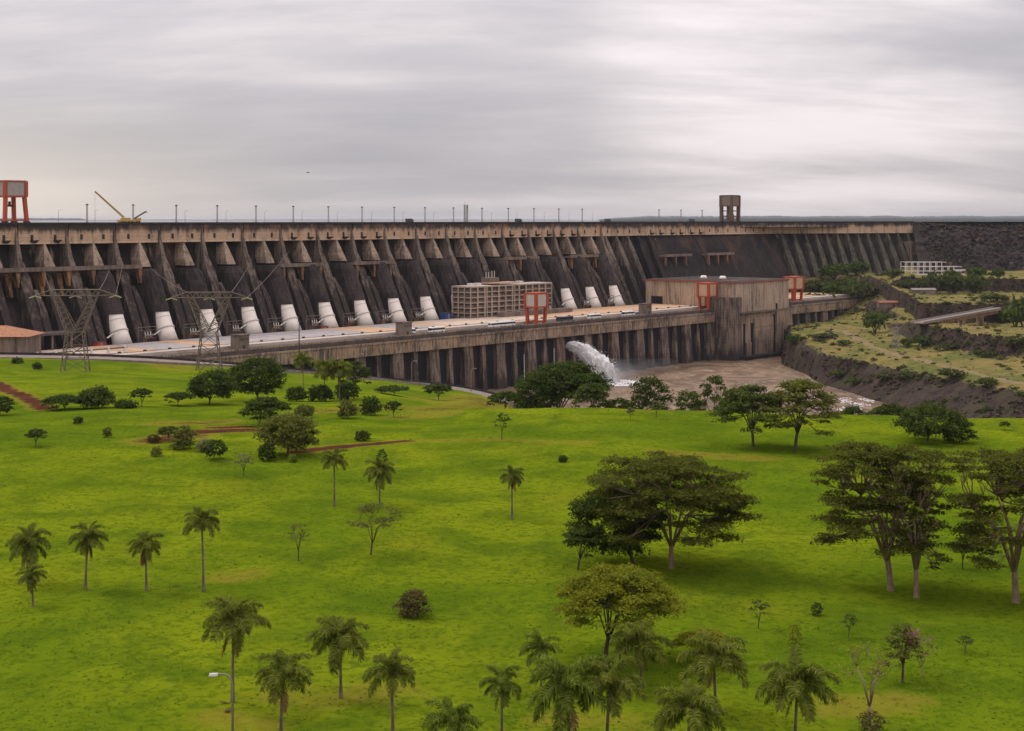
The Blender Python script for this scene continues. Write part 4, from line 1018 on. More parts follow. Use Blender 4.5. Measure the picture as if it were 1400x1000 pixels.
# ------------------------------------------------------------------ pylons and wires
ARMTIP = {}
def pylon(x, y, Y, lab, key, rz, H):
    X = (x - CX) / F * Y; z = hill(X, Y); g = thing('transmission_pylon', lab, 'pylon', (X, Y, z - 0.2), rz, 'transmission pylons in front of the dam')
    k = H / 37.0; hb, hn, zn = 5.6 * k, 3.6 * k, 18.0 * k; zt = H; aw = 10.5 * k
    for sx in (-1, 1):
        for sy in (-1, 1):
            mb = MB(); mb.bar((sx * hb, sy * hb, 0), (sx * hn, sy * hn, zn), 0.26); mb.build('leg', MT['pylon'], g, local=True)
    mb = MB(); n = 3
    P = lambda t, sx, sy: Vector((sx * (hb + (hn - hb) * t), sy * (hb + (hn - hb) * t), zn * t))
    for i in range(n):
        a, b = i / n, (i + 1) / n
        for (p, q) in (((-1, -1), (1, -1)), ((1, -1), (1, 1)), ((1, 1), (-1, 1)), ((-1, 1), (-1, -1))):
            mb.bar(P(a, *p), P(b, *q), 0.13); mb.bar(P(a, *q), P(b, *p), 0.13); mb.bar(P(b, *p), P(b, *q), 0.13)
    mb.build('body_bracing', MT['pylon'], g, local=True)
    for sx in (-1, 1):          # the two arms of the waist
        mb = MB(); A0 = [Vector((sx * hn, sy * hn, zn)) for sy in (-1, 1)]; B0 = [Vector((-sx * 0.2 * hn, sy * hn, zn + 0.5)) for sy in (-1, 1)]
        A1 = [Vector((sx * aw, sy * 1.0, zt - 1)) for sy in (-1, 1)]; B1 = [Vector((sx * (aw - 3.2 * k), sy * 1.0, zt - 2.6)) for sy in (-1, 1)]
        for i in (0, 1):
            mb.bar(A0[i], A1[i], 0.22); mb.bar(B0[i], B1[i], 0.2); m = 7
            for q in range(m):
                a, b = q / m, (q + 1) / m; mb.bar(A0[i].lerp(A1[i], a), B0[i].lerp(B1[i], b), 0.12); mb.bar(B0[i].lerp(B1[i], a), A0[i].lerp(A1[i], b), 0.12)
        for q in range(6): mb.bar(A0[0].lerp(A1[0], q / 6), A0[1].lerp(A1[1], (q + 1) / 6), 0.12)
        mb.build('waist_arm', MT['pylon'], g, local=True)
    ta = 17.5 * k; mb = MB()
    for sy in (-1, 1):
        mb.bar((-aw, sy, zt), (aw, sy, zt), 0.2); mb.bar((-aw, sy, zt - 2.6), (aw, sy, zt - 2.6), 0.18)
        for sx in (-1, 1): mb.bar((sx * aw, sy, zt), (sx * ta, 0, zt - 2.4), 0.18); mb.bar((sx * aw, sy, zt - 2.6), (sx * ta, 0, zt - 2.4), 0.16)
        m = 14
        for q in range(m):
            a = -aw + 2 * aw * q / m; b = -aw + 2 * aw * (q + 1) / m; mb.bar((a, sy, zt if q % 2 else zt - 2.6), (b, sy, zt - 2.6 if q % 2 else zt), 0.11)
    mb.build('crossarm', MT['pylon'], g, local=True)
    for q, xx in enumerate((-ta, 0, ta)):
        for sx in (-1, 1):
            mb = MB(); c = Vector((xx, 0, zt - 2.7)); e = c + Vector((sx * 2.6 * (1 if abs(xx) < 1 else 1), 0, -0.9)); mb.tube([c, e], 0.34, 6); mb.build('insulator', MT['insul'], g, local=True)
    cz, sz = math.cos(rz), math.sin(rz)
    ARMTIP[key] = [Vector((X + xx * cz, Y + xx * sz, z + zt - 3.0)) for xx in (-ta, 0, ta)] + [Vector((X + xx * cz, Y + xx * sz, z + zt)) for xx in (-aw, aw)]
pylon(103, 517, 648, 'left lattice transmission pylon standing on the lawn below the dam', 'a', 0.12, 36.5)
pylon(286, 512, 690, 'right lattice transmission pylon rising behind the lawn trees', 'b', 0.10, 37.0)
def wire(p, q, sag, lab):
    mb = MB(); pts = [p.lerp(q, k / 10) - Vector((0, 0, sag * 4 * (k / 10) * (1 - k / 10))) for k in range(11)]; mb.tube(pts, 0.11, 5)
    tag(mb.build('power_line', MT['pylon']), lab, 'power line', 'power lines from dam to pylons')
wk = 0
for key, anch, nm in (('a', ((150, 88), (168, 92), (60, 88)), 'left'), ('b', ((345, 92), (395, 96), (205, 88)), 'right')):
    for i, (xx, zz) in enumerate(anch):
        s = s_at(xx, wr(zz) + 1); q = D(s, wr(zz) + 1, zz); tip = ARMTIP[key][{0: 4, 1: 2, 2: 3}[i]]
        wire(tip, q, 1.2, 'thin power line from the %s pylon to the dam face, %s anchor' % (nm, ('nearer right', 'farther right', 'left')[i]))

# ------------------------------------------------------------------ left building, platform, fence, road
def left_building():
    g = thing('low_building', 'low grey building with orange tiled roof at the left edge', 'building', (-285, 790, 40))
    mb = MB(); mb.box(-330, -257.5, 775, 800, 38, 56.2); mb.build('wall', MT['kiosk'], g)
    for k in range(10):
        mb = MB(); mb.box(-326 + 7 * k, -325.6 + 7 * k, 774.6, 775, 38, 56); mb.build('pilaster', MT['pier'], g)
    a = [(-332, 773, 56.2), (-255.5, 773, 56.2), (-255.5, 802, 56.2), (-332, 802, 56.2)]; rg = [(-332, 787.5, 61.8), (-272, 787.5, 61.2)]
    mb = MB(); mb.face([a[0], a[1], rg[1], rg[0]]); mb.face([a[1], a[2], rg[1]]); mb.face([a[2], a[3], rg[0], rg[1]]); mb.face([a[3], a[0], rg[0]]); mb.face(a[::-1]); mb.build('roof', MT['tiles'], g)
left_building()
def left_platform():
    g = thing('viewing_platform', 'dark raised platform with railing at the dam foot, far left', 'platform', D(-90, 8, 42.2))
    mb = MB(); dbox(mb, -170, -42, 3, 16, 52.5, 53.6); mb.build('slab', MT['deckdark'], g)
    for k in range(11):
        mb = MB(); s = -168 + 12.4 * k; dbox(mb, s, s + 1, 14, 15, 42.2, 52.5); mb.build('post', MT['kiosk'], g)
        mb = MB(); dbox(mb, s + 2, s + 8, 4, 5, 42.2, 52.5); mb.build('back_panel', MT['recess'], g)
    mb = MB()
    for z in (54.2, 54.8): dbox(mb, -170, -42, 15.4, 15.6, z, z + 0.14)
    for k in range(33): dbox(mb, -169.5 + 4 * k, -169.3 + 4 * k, 15.4, 15.6, 53.6, 54.8)
    mb.build('railing', MT['steelgrey'], g)
    f = thing('low_fence', 'pale low rail fence on the deck beside the left pylon', 'fence', D(-70, 62, 42.2))
    for k in range(7):
        mb = MB(); s = -104 + 11 * k; dbox(mb, s, s + 1.2, 57, 58.2, 44.2, 48.0); mb.build('post', MT['whitesteel'], f)
    mb = MB(); dbox(mb, -104, -36, 57.3, 57.7, 46.4, 47.2); mb.build('rail', MT['kiosk'], f)
left_platform()
def road():
    pts = [(-250, 487, 50.3), (-100, 487, 50.2), (0, 488, 50), (150, 491, 48.6), (300, 499, 44), (430, 510, 34), (520, 519, 22), (600, 528, 14), (650, 538, 10), (700, 552, 8)]
    W = [px(x, y, (CAMZ - z) * F / (y - HY)) for x, y, z in pts]
    fine = []
    for i in range(len(W) - 1):
        p0 = W[max(i - 1, 0)]; p1, p2 = W[i], W[i + 1]; p3 = W[min(i + 2, len(W) - 1)]
        for k in range(8):
            t = k / 8; fine.append(0.5 * ((2 * p1) + (p2 - p0) * t + (2 * p0 - 5 * p1 + 4 * p2 - p3) * t * t + (3 * p1 - p0 - 3 * p2 + p3) * t ** 3))
    fine.append(W[-1]); L_, R_ = [], []
    for i, p in enumerate(fine):
        d = fine[min(i + 1, len(fine) - 1)] - fine[max(i - 1, 0)]; d.z = 0; d.normalize(); nrm = Vector((-d.y, d.x, 0))
        L_.append(p + nrm * 6.5); R_.append(p - nrm * 7.5)
    mb = MB(); kb = MB(); pl = MB()
    for i in range(len(fine) - 1):
        up = Vector((0, 0, 0.5))
        mb.hexa([R_[i] - up * 6, R_[i + 1] - up * 6, L_[i + 1] - up * 6, L_[i] - up * 6, R_[i] + up, R_[i + 1] + up, L_[i + 1] + up, L_[i] + up])
    struct(mb.build('access_road', MT['asphalt']), 'grey access road curving down between lawn and powerhouse')
    b = thing('road_barrier', 'long dark low barrier along the access road', 'barrier', fine[20])
    for i in range(0, len(fine) - 1):
        mb = MB(); o = (L_[i] - fine[i]).normalized() * 6.2; o2 = (L_[i + 1] - fine[i + 1]).normalized() * 6.2
        p, q = fine[i] + o, fine[i + 1] + o2; h = Vector((0, 0, 1)); e = o.normalized() * 0.25; e2 = o2.normalized() * 0.25
        mb.hexa([p - e + h * 0.5, q - e2 + h * 0.5, q + e2 + h * 0.5, p + e + h * 0.5, p - e + h * 1.7, q - e2 + h * 1.7, q + e2 + h * 1.7, p + e + h * 1.7]); mb.build('barrier_segment', MT['coping'], b)
    return fine
ROAD = road()
def street_lamp(loc, H, rz, lab, arm=2.2, r=0.11, mat='steelgrey'):
    g = thing('street_lamp', lab, 'street lamp', loc, rz); mb = MB(); pts = [(0, 0, 0), (0, 0, H * 0.82)]
    rad = [r * 1.3, r]
    for k in range(1, 7): t = k / 6 * math.pi / 2; pts.append((arm * 0.55 * (1 - math.cos(t)), 0, H * 0.82 + H * 0.18 * math.sin(t))); rad.append(r * 0.9)
    pts.append((arm, 0, H)); rad.append(r * 0.8)
    mb.tube(pts, rad, 8); mb.build('pole', MT[mat], g, True, True)
    mb = MB(); mb.hexa([(arm - 0.1, -0.14, H - 0.12), (arm + 0.75, -0.2, H - 0.16), (arm + 0.75, 0.2, H - 0.16), (arm - 0.1, 0.14, H - 0.12), (arm - 0.1, -0.1, H + 0.1), (arm + 0.7, -0.14, H + 0.06), (arm + 0.7, 0.14, H + 0.06), (arm - 0.1, 0.1, H + 0.1)]); hd = mb.build('lamp_head', MT['whitesteel'], g, local=True)
    mb = MB(); mb.box(arm + 0.05, arm + 0.65, -0.13, 0.13, H - 0.22, H - 0.15); mb.build('lens', MT['clad'], hd, local=True)
    mb = MB(); mb.tube([(0, 0, 0), (0, 0, 0.3)], r * 2.2, 8); mb.build('base_plate', MT[mat], g, local=True)
p = ground_at(318, 1016); street_lamp(p, 6.55, math.pi, 'curved grey street lamp at the bottom left between the palms', 1.5, 0.10)
for x, y, H, a, lab in ((644, 537, 14.5, 0.1, 'thin street lamp on the access road in front of the piers'), (566, 524, 13, 0.1, 'thin street lamp on the access road left of the piers'), (490, 516, 13, 0.2, 'thin street lamp on the access road near the palms')):
    q = min(ROAD, key=lambda f_: abs(CX + F * f_.x / f_.y - x)); street_lamp(q + Vector((0, 0, 0.4)), H, a, lab, 2.6, 0.2)
def tall_pole():
    Y = 800; X = (409 - CX) / F * Y; z = hill(X, Y); g = thing('tall_pole', 'tall dark pole standing behind the palm near the powerhouse wall', 'pole', (X, Y, z))
    H = (CAMZ - (440 - HY) / F * Y) - z; mb = MB(); mb.tube([(0, 0, 0), (0, 0, H)], [0.42, 0.26], 8); mb.build('shaft', MT['steeldark'], g, True, True)
    mb = MB(); mb.box(-0.9, 0.9, -0.3, 0.3, H, H + 0.4); mb.build('lamp_head', MT['steeldark'], g, local=True)
tall_pole()

# ------------------------------------------------------------------ right bank: bridge, white frame, small pylon
def right_things():
    a = px(1255, 442, 1108); b = px(1410, 414, 1235); g = thing('bridge', 'sloping concrete road bridge on the right bank', 'bridge', a)
    d = (b - a); dh = Vector((d.x, d.y, 0)).normalized(); nrm = Vector((-dh.y, dh.x, 0)); up = Vector((0, 0, 1))
    def slab(p, q, hw, z0, z1, off=0.0):
        mb = MB(); o = nrm * off
        mb.hexa([p - nrm * hw + o + up * z0, q - nrm * hw + o + up * z0, q + nrm * hw + o + up * z0, p + nrm * hw + o + up * z0, p - nrm * hw + o + up * z1, q - nrm * hw + o + up * z1, q + nrm * hw + o + up * z1, p + nrm * hw + o + up * z1]); return mb
    slab(a, b, 5.5, -0.6, 0.4).build('deck', MT['asphalt'], g)
    for o in (-5.2, 5.2): slab(a, b, 0.3, 0.4, 1.4, o).build('parapet', MT['steelgrey'], g)
    for o in (-3.4, 3.4): slab(a.lerp(b, 0.12), b, 0.7, -3.0, -0.6, o).build('girder', MT['rust'], g)
    for t in (0.36, 0.52, 0.78):
        p = a.lerp(b, t); mb = MB(); mb.box(p.x - 1.6, p.x + 1.6, p.y - 4.5, p.y + 4.5, bank_h(p.x, p.y) - 3, p.z - 3.0); mb.build('pier', MT['hall_low'], g)
    # white steel frame building
    c = bank_at(1272, 380); c = Vector(((1272 - CX) / F * 1480, 1480, bank_h((1272 - CX) / F * 1480, 1480)))
    g = thing('steel_frame', 'white open steel frame structure in front of the rockfill dam', 'structure', c, 0.05)
    for k in range(9):
        for y in (-7, 7):
            mb = MB(); x = -28 + 6.2 * k; mb.box(x - 0.28, x + 0.28, y - 0.28, y + 0.28, 0, 13.2 if k < 7 else 8.5); mb.build('column', MT['whitesteel'], g, local=True)
    for z, x1 in ((4.0, 30), (8.4, 30), (13.0, 14)):
        for y in (-7, 7):
            mb = MB(); mb.box(-28, x1, y - 0.25, y + 0.25, z - 0.3, z + 0.3); mb.build('beam', MT['whitesteel'], g, local=True)
    for k in range(9):
        mb = MB(); x = -28 + 6.2 * k; mb.box(x - 0.3, x + 0.3, -6.6, 6.6, 8.15, 8.45); mb.build('cross_beam', MT['whitesteel'], g, local=True)
    mb = MB(); mb.box(-34, 32, -9.4, -8.9, 0, 1.6); mb.build('low_wall', MT['whitesteel'], g, local=True)
    mb = MB(); mb.box(-10, 12, -4, 4, 0, 4.2); mb.build('equipment_block', MT['steeldark'], g, local=True)
    # small lattice tower by the cliff
    p = Vector(((1225 - CX) / F * 1085, 1085, 0)); p.z = bank_h(p.x, p.y) - 0.3
    g = thing('lattice_tower', 'small grey lattice tower at the foot of the right bank cliff', 'tower', p, 0.3)
    mb = MB(); lattice(mb, 2.6, 1.2, 0, 16, 5, 0.17); mb.build('frame', MT['steelgrey'], g, local=True)
    mb = MB(); mb.bar((-4, 0, 15.5), (4, 0, 15.5), 0.2); mb.build('crossarm', MT['steelgrey'], g, local=True)
    # low sheds on the terrace
    for x, y, Yq, L_, H, m, lab in ((1221, 404, 1330, 14, 4, 'red', 'low reddish shed among bushes on the middle terrace'), (1262, 404, 1340, 11, 4, 'steelgrey', 'low grey shed among bushes on the middle terrace'), (1315, 376, 1500, 9, 3, 'steelgrey', 'small hut right of the white steel frame')):
        X = (x - CX) / F * Yq; z = bank_h(X, Yq); g = thing('shed', lab, 'shed', (X, Yq, z), 0.1)
        mb = MB(); mb.box(-L_, L_, -3, 3, -0.5, H); mb.build('wall', MT['kiosk'], g, local=True)
        mb = MB(); mb.hexa([(-L_ - .5, -3.6, H), (L_ + .5, -3.6, H), (L_ + .5, 3.6, H), (-L_ - .5, 3.6, H), (-L_ - .5, -0.1, H + 1.6), (L_ + .5, -0.1, H + 1.6), (L_ + .5, 0.1, H + 1.6), (-L_ - .5, 0.1, H + 1.6)]); mb.build('roof', MT[m], g, local=True)
        mb = MB(); mb.box(-1, 1, -3.06, -3, 0, 2.4); mb.build('door', MT['steeldark'], g, local=True)
    # white water chutes down the cliff
    for x, Yq, lab in ((1212, 1350, 'thin white water chute down the dark cliff, left one'), (1220, 1352, 'thin white water chute down the dark cliff, second one')):
        pass
right_things()

# ------------------------------------------------------------------ water jet and trickles
def water_jet():
    R = random.Random(8); s = 9.75 * U; mb = MB(); nseg, n = 44, 30; i0 = 0
    for k in range(nseg + 1):
        t = k / nseg; w = 84 + 43 * t; z = 25.5 + 2.0 * t - 28.5 * t * t; rr = 1.7 + 3.6 * t; ra = 2.6 + 4.0 * t + 1.5 * t * t
        for j in range(n):
            a = 2 * math.pi * j / n; nn = 1 + 0.55 * mnoise.fractal(Vector((math.cos(a) * 3.0, math.sin(a) * 3.0, t * 4.5)), 0.6, 2.1, 5)
            hang = -ra * 0.9 * t * max(0, -math.sin(a)) * 1.2
            mb.v.append(tuple(D(s + math.cos(a) * rr * nn, w + 0.5 * math.sin(a) * ra * nn, z + math.sin(a) * ra * nn * 0.85 + hang - 4 * max(0, t - 0.88) * 32)))
    for k in range(nseg):
        for j in range(n): j2 = (j + 1) % n; mb.f.append((k * n + j, k * n + j2, (k + 1) * n + j2, (k + 1) * n + j)); mb.m.append(0)
    g = thing('water_jet', 'white water jet bursting from the powerhouse wall into the river', 'water jet', D(s, 84, 0))
    mb.build('stream', MT['foam'], g, True)
    sp = MB()
    for _ in range(15000):
        t = R.random() ** 0.7; w = 84 + 43 * t; z = 25.5 + 2.0 * t - 28.5 * t * t; a = R.uniform(0, 6.28); rr = (2.4 + 6.2 * t) * (0.55 + abs(R.gauss(0, 0.34)))
        p = D(s + math.cos(a) * rr, w + math.sin(a) * rr * 0.6, max(z + math.sin(a) * rr * 0.85 - R.random() ** 2 * 11 * t, 0.1)); q = R.uniform(0.10, 0.42)
        fl_ = D(s, w + 1, z + (2.0 - 57 * t) / 43) - D(s, w, z); d = (fl_.normalized() + Vector((R.gauss(0, .25), R.gauss(0, .25), R.gauss(0, .25)))) * q * R.uniform(1.5, 4.5)
        sp.face([p, p + Vector((q * R.uniform(-1, 1), q * R.uniform(-1, 1), q)), p + d])
    o = sp.build('spray', MT['foam'], g); o['kind'] = 'stuff'
    mm = bpy.data.materials.new('spray_mist'); mm.use_nodes = True; nt = mm.node_tree
    for n_ in list(nt.nodes):
        if n_.type == 'BSDF_PRINCIPLED': nt.nodes.remove(n_)
    v = nt.nodes.new('ShaderNodeVolumePrincipled'); v.inputs['Color'].default_value = (0.95, 0.95, 0.96, 1); v.inputs['Density'].default_value = 0.0042
    nt.links.new(v.outputs[0], nt.nodes['Material Output'].inputs['Volume'])
    for cs, cw, hz, a_, b_, c_ in ((s + 8, 122, 2, 24, 15, 9), (s + 40, 100, 1, 34, 10, 9), (s + 66, 96, 1, 40, 9, 11), (s + 100, 94, 1, 36, 8, 8), (s + 22, 112, 3, 22, 12, 13), (s + 4, 118, 4, 14, 10, 9)):
        mb = MB(); c0 = D(cs, cw, hz); dd = D(cs + 1, cw, hz) - c0; nn_ = D(cs, cw + 1, hz) - c0; nu, nv = 20, 12
        for k in range(nv + 1):
            th = math.pi * k / nv
            for j in range(nu): ph = 2 * math.pi * j / nu; q = c0 + dd * (a_ * math.sin(th) * math.cos(ph)) + nn_ * (b_ * math.sin(th) * math.sin(ph)) + Vector((0, 0, c_ * math.cos(th))); mb.v.append(tuple(q))
        for k in range(nv):
            for j in range(nu): mb.f.append((k * nu + j, k * nu + (j + 1) % nu, (k + 1) * nu + (j + 1) % nu, (k + 1) * nu + j)); mb.m.append(0)
        o = mb.build('mist', mm, g); o['kind'] = 'stuff'
    # churned foam where it lands
    fm = MB()
    for _ in range(1500):
        a = R.uniform(0, 6.28); rr = 17 * R.random() ** 0.5; p = D(s + math.cos(a) * rr * 1.2, 124 + math.sin(a) * rr * 1.6, 0.4 + R.random() * 1.6 * (1 - rr / 18)); q = R.uniform(0.3, 1.0)
        fm.face([p, p + Vector((q, R.uniform(-.3, .3), 0.1)), p + Vector((R.uniform(-.3, .3), q, 0.3)), p + Vector((-q * .7, R.uniform(-.3, .3), 0.2))])
    o = fm.build('foam', MT['foam'], g); o['kind'] = 'stuff'
    fm = MB()
    for _ in range(260):
        x = R.uniform(1145, 1195); y = R.uniform(546, 566); Yq = CAMZ * F / (y - HY); p = Vector(((x - CX) / F * Yq, Yq, 0.3 + 0.5 * R.random())); q = R.uniform(0.3, 1.3)
        if mnoise.noise(Vector((p.x * 0.09, p.y * 0.05, 0))) < 0.0: continue
        fm.face([p, p + Vector((q, R.uniform(-.3, .3), 0.1)), p + Vector((R.uniform(-.3, .3), q, 0.3)), p + Vector((-q * .7, R.uniform(-.3, .3), 0.2))])
    tag(fm.build('rapids_foam', MT['foam']), 'white foam of rapids just beyond the lawn edge', 'foam', None, 'stuff')
    for x, z0, lab in ((835, 27, 'thin white trickle falling right of the water jet'), (716, 22, 'thin white trickle falling in a bay left of the water jet'), (757, 24, 'faint thin trickle in the bay just left of the jet')):
        s2 = s_at(x, 83); mb = MB(); pts = [D(s2 + 0.12 * R.uniform(-1, 1), 83.4 + 0.4 * (1 - k / 8), z0 * k / 8) for k in range(9)]; mb.tube(pts, [0.4 - 0.02 * k for k in range(9)], 6)
        tag(mb.build('water_trickle', MT['foam'], None, True), lab, 'water')
water_jet()

# ------------------------------------------------------------------ vegetation
def leaves_mesh(name, C, Nrm, size, mat, rng, aspect=1.7):
    """one rhombic leaf clump per centre"""
    n = len(C); t = rng.normal(size=(n, 3)); t -= (t * Nrm).sum(1)[:, None] * Nrm; t /= np.linalg.norm(t, axis=1)[:, None] + 1e-9
    b = np.cross(Nrm, t); s = size * rng.uniform(0.6, 1.4, n)[:, None]
    V = np.stack([C - t * s * aspect * 0.5, C + b * s * 0.45 + t * s * 0.1, C + t * s * aspect * 0.5 - Nrm * s * 0.25, C - b * s * 0.45 + t * s * 0.1], 1).reshape(-1, 3)
    me = bpy.data.meshes.new(name); me.vertices.add(4 * n); me.vertices.foreach_set('co', V.astype(np.float32).ravel())
    me.loops.add(4 * n); me.loops.foreach_set('vertex_index', np.arange(4 * n, dtype=np.int32))
    me.polygons.add(n); me.polygons.foreach_set('loop_start', np.arange(0, 4 * n, 4, dtype=np.int32))
    me.materials.append(mat); me.update(calc_edges=True); return me
def pads_to_leaves(pads, size, rng, cover, flat, updir=0.8):
    C, Nn = [], []
    for (c, r) in pads:
        n = max(8, int(cover * 3.1 * r * r / (size * size)))
        d = rng.normal(size=(n, 3)); d /= np.linalg.norm(d, axis=1)[:, None]
        d[:, 2] = np.where(d[:, 2] < -0.3, -d[:, 2] * 0.6, d[:, 2])
        # ragged pad: lobed radius
        lob = 1 + 0.28 * np.sin(3 * np.arctan2(d[:, 1], d[:, 0]) + rng.uniform(0, 6)) + 0.15 * np.sin(7 * np.arctan2(d[:, 1], d[:, 0]) + rng.uniform(0, 6))
        rr = r * lob * rng.uniform(0.15, 1, n) ** 0.45
        P = d * rr[:, None]; P[:, 2] *= flat; C.append(np.array(c) + P)
        nn = d * 0.45 + rng.normal(size=(n, 3)) * 0.45 + np.array((0, 0, updir)); nn /= np.linalg.norm(nn, axis=1)[:, None]; Nn.append(nn)
    return np.concatenate(C), np.concatenate(Nn)
def make_tree(name, label, cat, base, H, R, kind, leaf, seed, barkm='dark', cover=1.0, group=None, lean=0.0, off=0.0, fork=None, leafpx=1.65, minsize=0.13, stems=None, npad=None, low=None):
    rng = np.random.default_rng(seed); rd = random.Random(seed)
    g = thing(name, label, cat, base, 0, group); size = max(minsize, leafpx * base.y / 1463.0)
    R *= 1.0 if kind in ('tiered', 'sparse') else 1.10; pads = []; ctr = Vector((off * R, 0, 0))
    if kind in ('umbrella', 'sparse', 'tiered'):
        n = npad or {'umbrella': 54, 'sparse': 24, 'tiered': 100}[kind]; fk = fork or (0.26 if kind != 'tiered' else 0.22)
        for i in range(n):
            rr = R * math.sqrt(((i * 7) % n + 0.4) / n) * rd.uniform(0.86, 1.0) * 0.92; a = i * 2.399 + rd.uniform(-0.35, 0.35)
            if kind == 'tiered': zz = H * (rd.choice((0.96, 0.95, 0.90, 0.84, 0.76, 0.68, 0.60, 0.52, 0.44, 0.38) if rr > 0.4 * R else (0.96, 0.94, 0.9, 0.84, 0.76, 0.68, 0.60)) - 0.10 * (rr / R) ** 2 + rd.uniform(-0.03, 0.03)); pr = R * rd.uniform(0.15, 0.26)
            else:
                zz = H * (0.93 - 2.1 * (low or 0.26) * (1 - math.sqrt(max(0, 1 - (rr / R) ** 2))) - (rd.uniform(0, 0.06) if i % 3 else rd.uniform(0.1, 0.32))); pr = R * rd.uniform(0.18, 0.29)
            pads.append(((ctr.x + rr * math.cos(a), rr * math.sin(a) * 0.92, zz - 0.28 * pr * 0.4), pr))
        flat = 0.3 if kind == 'tiered' else 0.42
    elif kind == 'round':
        n = npad or 30; fk = fork or 0.16
        for i in range(n):
            z_ = 1 - 1.8 * (i + 0.5) / n; q = math.sqrt(max(0, 1 - z_ * z_)); a = i * 2.399 + rd.uniform(-0.4, 0.4); k = rd.uniform(0.62, 0.86)
            pr = R * rd.uniform(0.24, 0.38); pads.append(((ctr.x + R * k * q * math.cos(a), R * k * q * math.sin(a), H * 0.53 + (H * 0.44) * z_ * (0.6 + 0.4 * k)), pr))
        flat = 0.62
    else:                          # bush, foliage down to the ground
        n = npad or 26; fk = fork or 0.10
        for i in range(n):
            z_ = 1 - 1.95 * (i + 0.5) / n; q = math.sqrt(max(0, 1 - z_ * z_)) if z_ > 0 else 1 - 0.25 * z_ * z_; a = i * 2.399 + rd.uniform(-0.4, 0.4); k = rd.uniform(0.5, 0.82)
            pr = R * rd.uniform(0.26, 0.42); pads.append(((R * k * q * math.cos(a), R * k * q * math.sin(a), max(H * (0.48 + 0.42 * z_), pr * 0.3)), pr))
        flat = 0.75
    cv = cover * {'umbrella': 1.5, 'sparse': 0.42, 'tiered': 1.5, 'round': 1.9, 'bush': 1.9}[kind]
    C, Nn = pads_to_leaves(pads, size, rng, cv, flat, {'umbrella': 0.9, 'sparse': 0.9, 'tiered': 1.1, 'round': 0.55, 'bush': 0.5}[kind])
    lo = C[:, 2] < 0.05; C[lo, 2] = 0.05 + rng.uniform(0, 0.3, lo.sum())
    link('crown', leaves_mesh('crown', C, Nn, size, LF[leaf], rng), g, True)
    # trunk, main limbs, twigs
    mb = MB(); tr = max(0.05, 0.017 * H + 0.006 * R) * (0.75 if kind == 'sparse' else 1.0)
    ns = stems or {'umbrella': 8, 'sparse': 6, 'tiered': 10, 'round': 5, 'bush': 4}[kind]
    top = Vector((ctr.x * 0.35 + lean * H * 0.1, rd.uniform(-0.2, 0.2), fk * H))
    mb.tube([(0, 0, -0.6), (0, 0, 0), (top.x * 0.15, 0, fk * H * 0.12), (top.x * 0.45, top.y * 0.4, fk * H * 0.55), top], [tr * 1.5, tr * 1.5, tr * 1.1, tr, tr * 0.92], 9)
    prim = []
    for k in range(ns):
        a = k * 2.399 + rd.uniform(-0.4, 0.4); q = R * rd.uniform(0.25, 0.58); e = Vector((ctr.x + q * math.cos(a), q * math.sin(a), H * rd.uniform(0.55, 0.72) if kind != 'bush' else H * 0.5))
        m = top.lerp(e, 0.5) + Vector((0.12 * (top.x - e.x), 0.12 * (top.y - e.y), 0.05 * H))
        mb.tube([top - Vector((0, 0, 0.05 * H)), m, e], [tr * 0.5, tr * 0.34, tr * 0.2], 6); prim.append((e, m))
    for c, r in pads:
        c = Vector(c); e = min(prim, key=lambda q: (q[0] - c).length + (3 if c.z < q[0].z - 1 else 0)); st = e[0] if c.z > e[0].z - 0.1 * H else e[1]
        m = st.lerp(c, 0.55) + Vector((rd.uniform(-.08, .08) * R, rd.uniform(-.08, .08) * R, -0.02 * H)); en = c + Vector((0, 0, -0.1 * r))
        mb.tube([st, m, en], [tr * 0.28, tr * 0.18, tr * 0.07], 4)
        if kind in ('sparse', 'tiered', 'umbrella'):
            for _ in range(3 if kind == 'sparse' else 2):
                t_ = c + Vector((rd.uniform(-.8, .8) * r, rd.uniform(-.8, .8) * r, rd.uniform(-0.1, .25) * r)); mb.tube([m, t_], [tr * 0.13, tr * 0.05], 3)
    mb.build('trunk', BK[barkm], g, True, True)
    return g
SEED = [100]
def tree(x, yb, yt, x0, x1, kind, leaf, label, name='tree', cat='tree', Y=None, **kw):
    if Y is None: b = ground_at(x, yb)
    else: X = (x - CX) / F * Y; b = Vector((X, Y, hill(X, Y)))
    ztop = CAMZ - (yt - HY) / F * b.y; H = max(0.6, ztop - b.z); R = (x1 - x0) / 2 / F * b.y; off = ((x0 + x1) / 2 - x) / F * b.y / max(R, 0.1)
    SEED[0] += 7
    return make_tree(name, label, cat, b, H, R, kind, leaf, SEED[0], off=off, **kw)
AC = 'broad acacia trees on the lawn'
tree(918, 777, 622, 800, 1036, 'tiered', 'acacia', 'wide flat-topped acacia with pale trunk in the middle right lawn', barkm='pale', group=AC, npad=104)
tree(866, 770, 668, 786, 912, 'round', 'dark', 'dense dark tree tucked under the left side of the wide acacia', npad=34)
tree(790, 779, 714, 768, 828, 'umbrella', 'mid', 'small thin tree left of the wide acacia')
tree(827, 906, 765, 758, 922, 'umbrella', 'yellow', 'yellow-green domed tree in front of the wide acacia', low=0.34, npad=80, cover=0.8, stems=9)
tree(1218, 807, 602, 1108, 1302, 'tiered', 'acacia', 'tall layered acacia with forked pale trunk on the right lawn', barkm='pale', group=AC, npad=120)
tree(1253, 817, 640, 1196, 1306, 'tiered', 'acacia', 'slimmer acacia with straight pale trunk beside the tall layered one', barkm='pale', group=AC, npad=56)
tree(1389, 824, 610, 1288, 1478, 'tiered', 'acacia', 'big dark acacia cut by the right edge of the picture', barkm='pale', group=AC, npad=104)
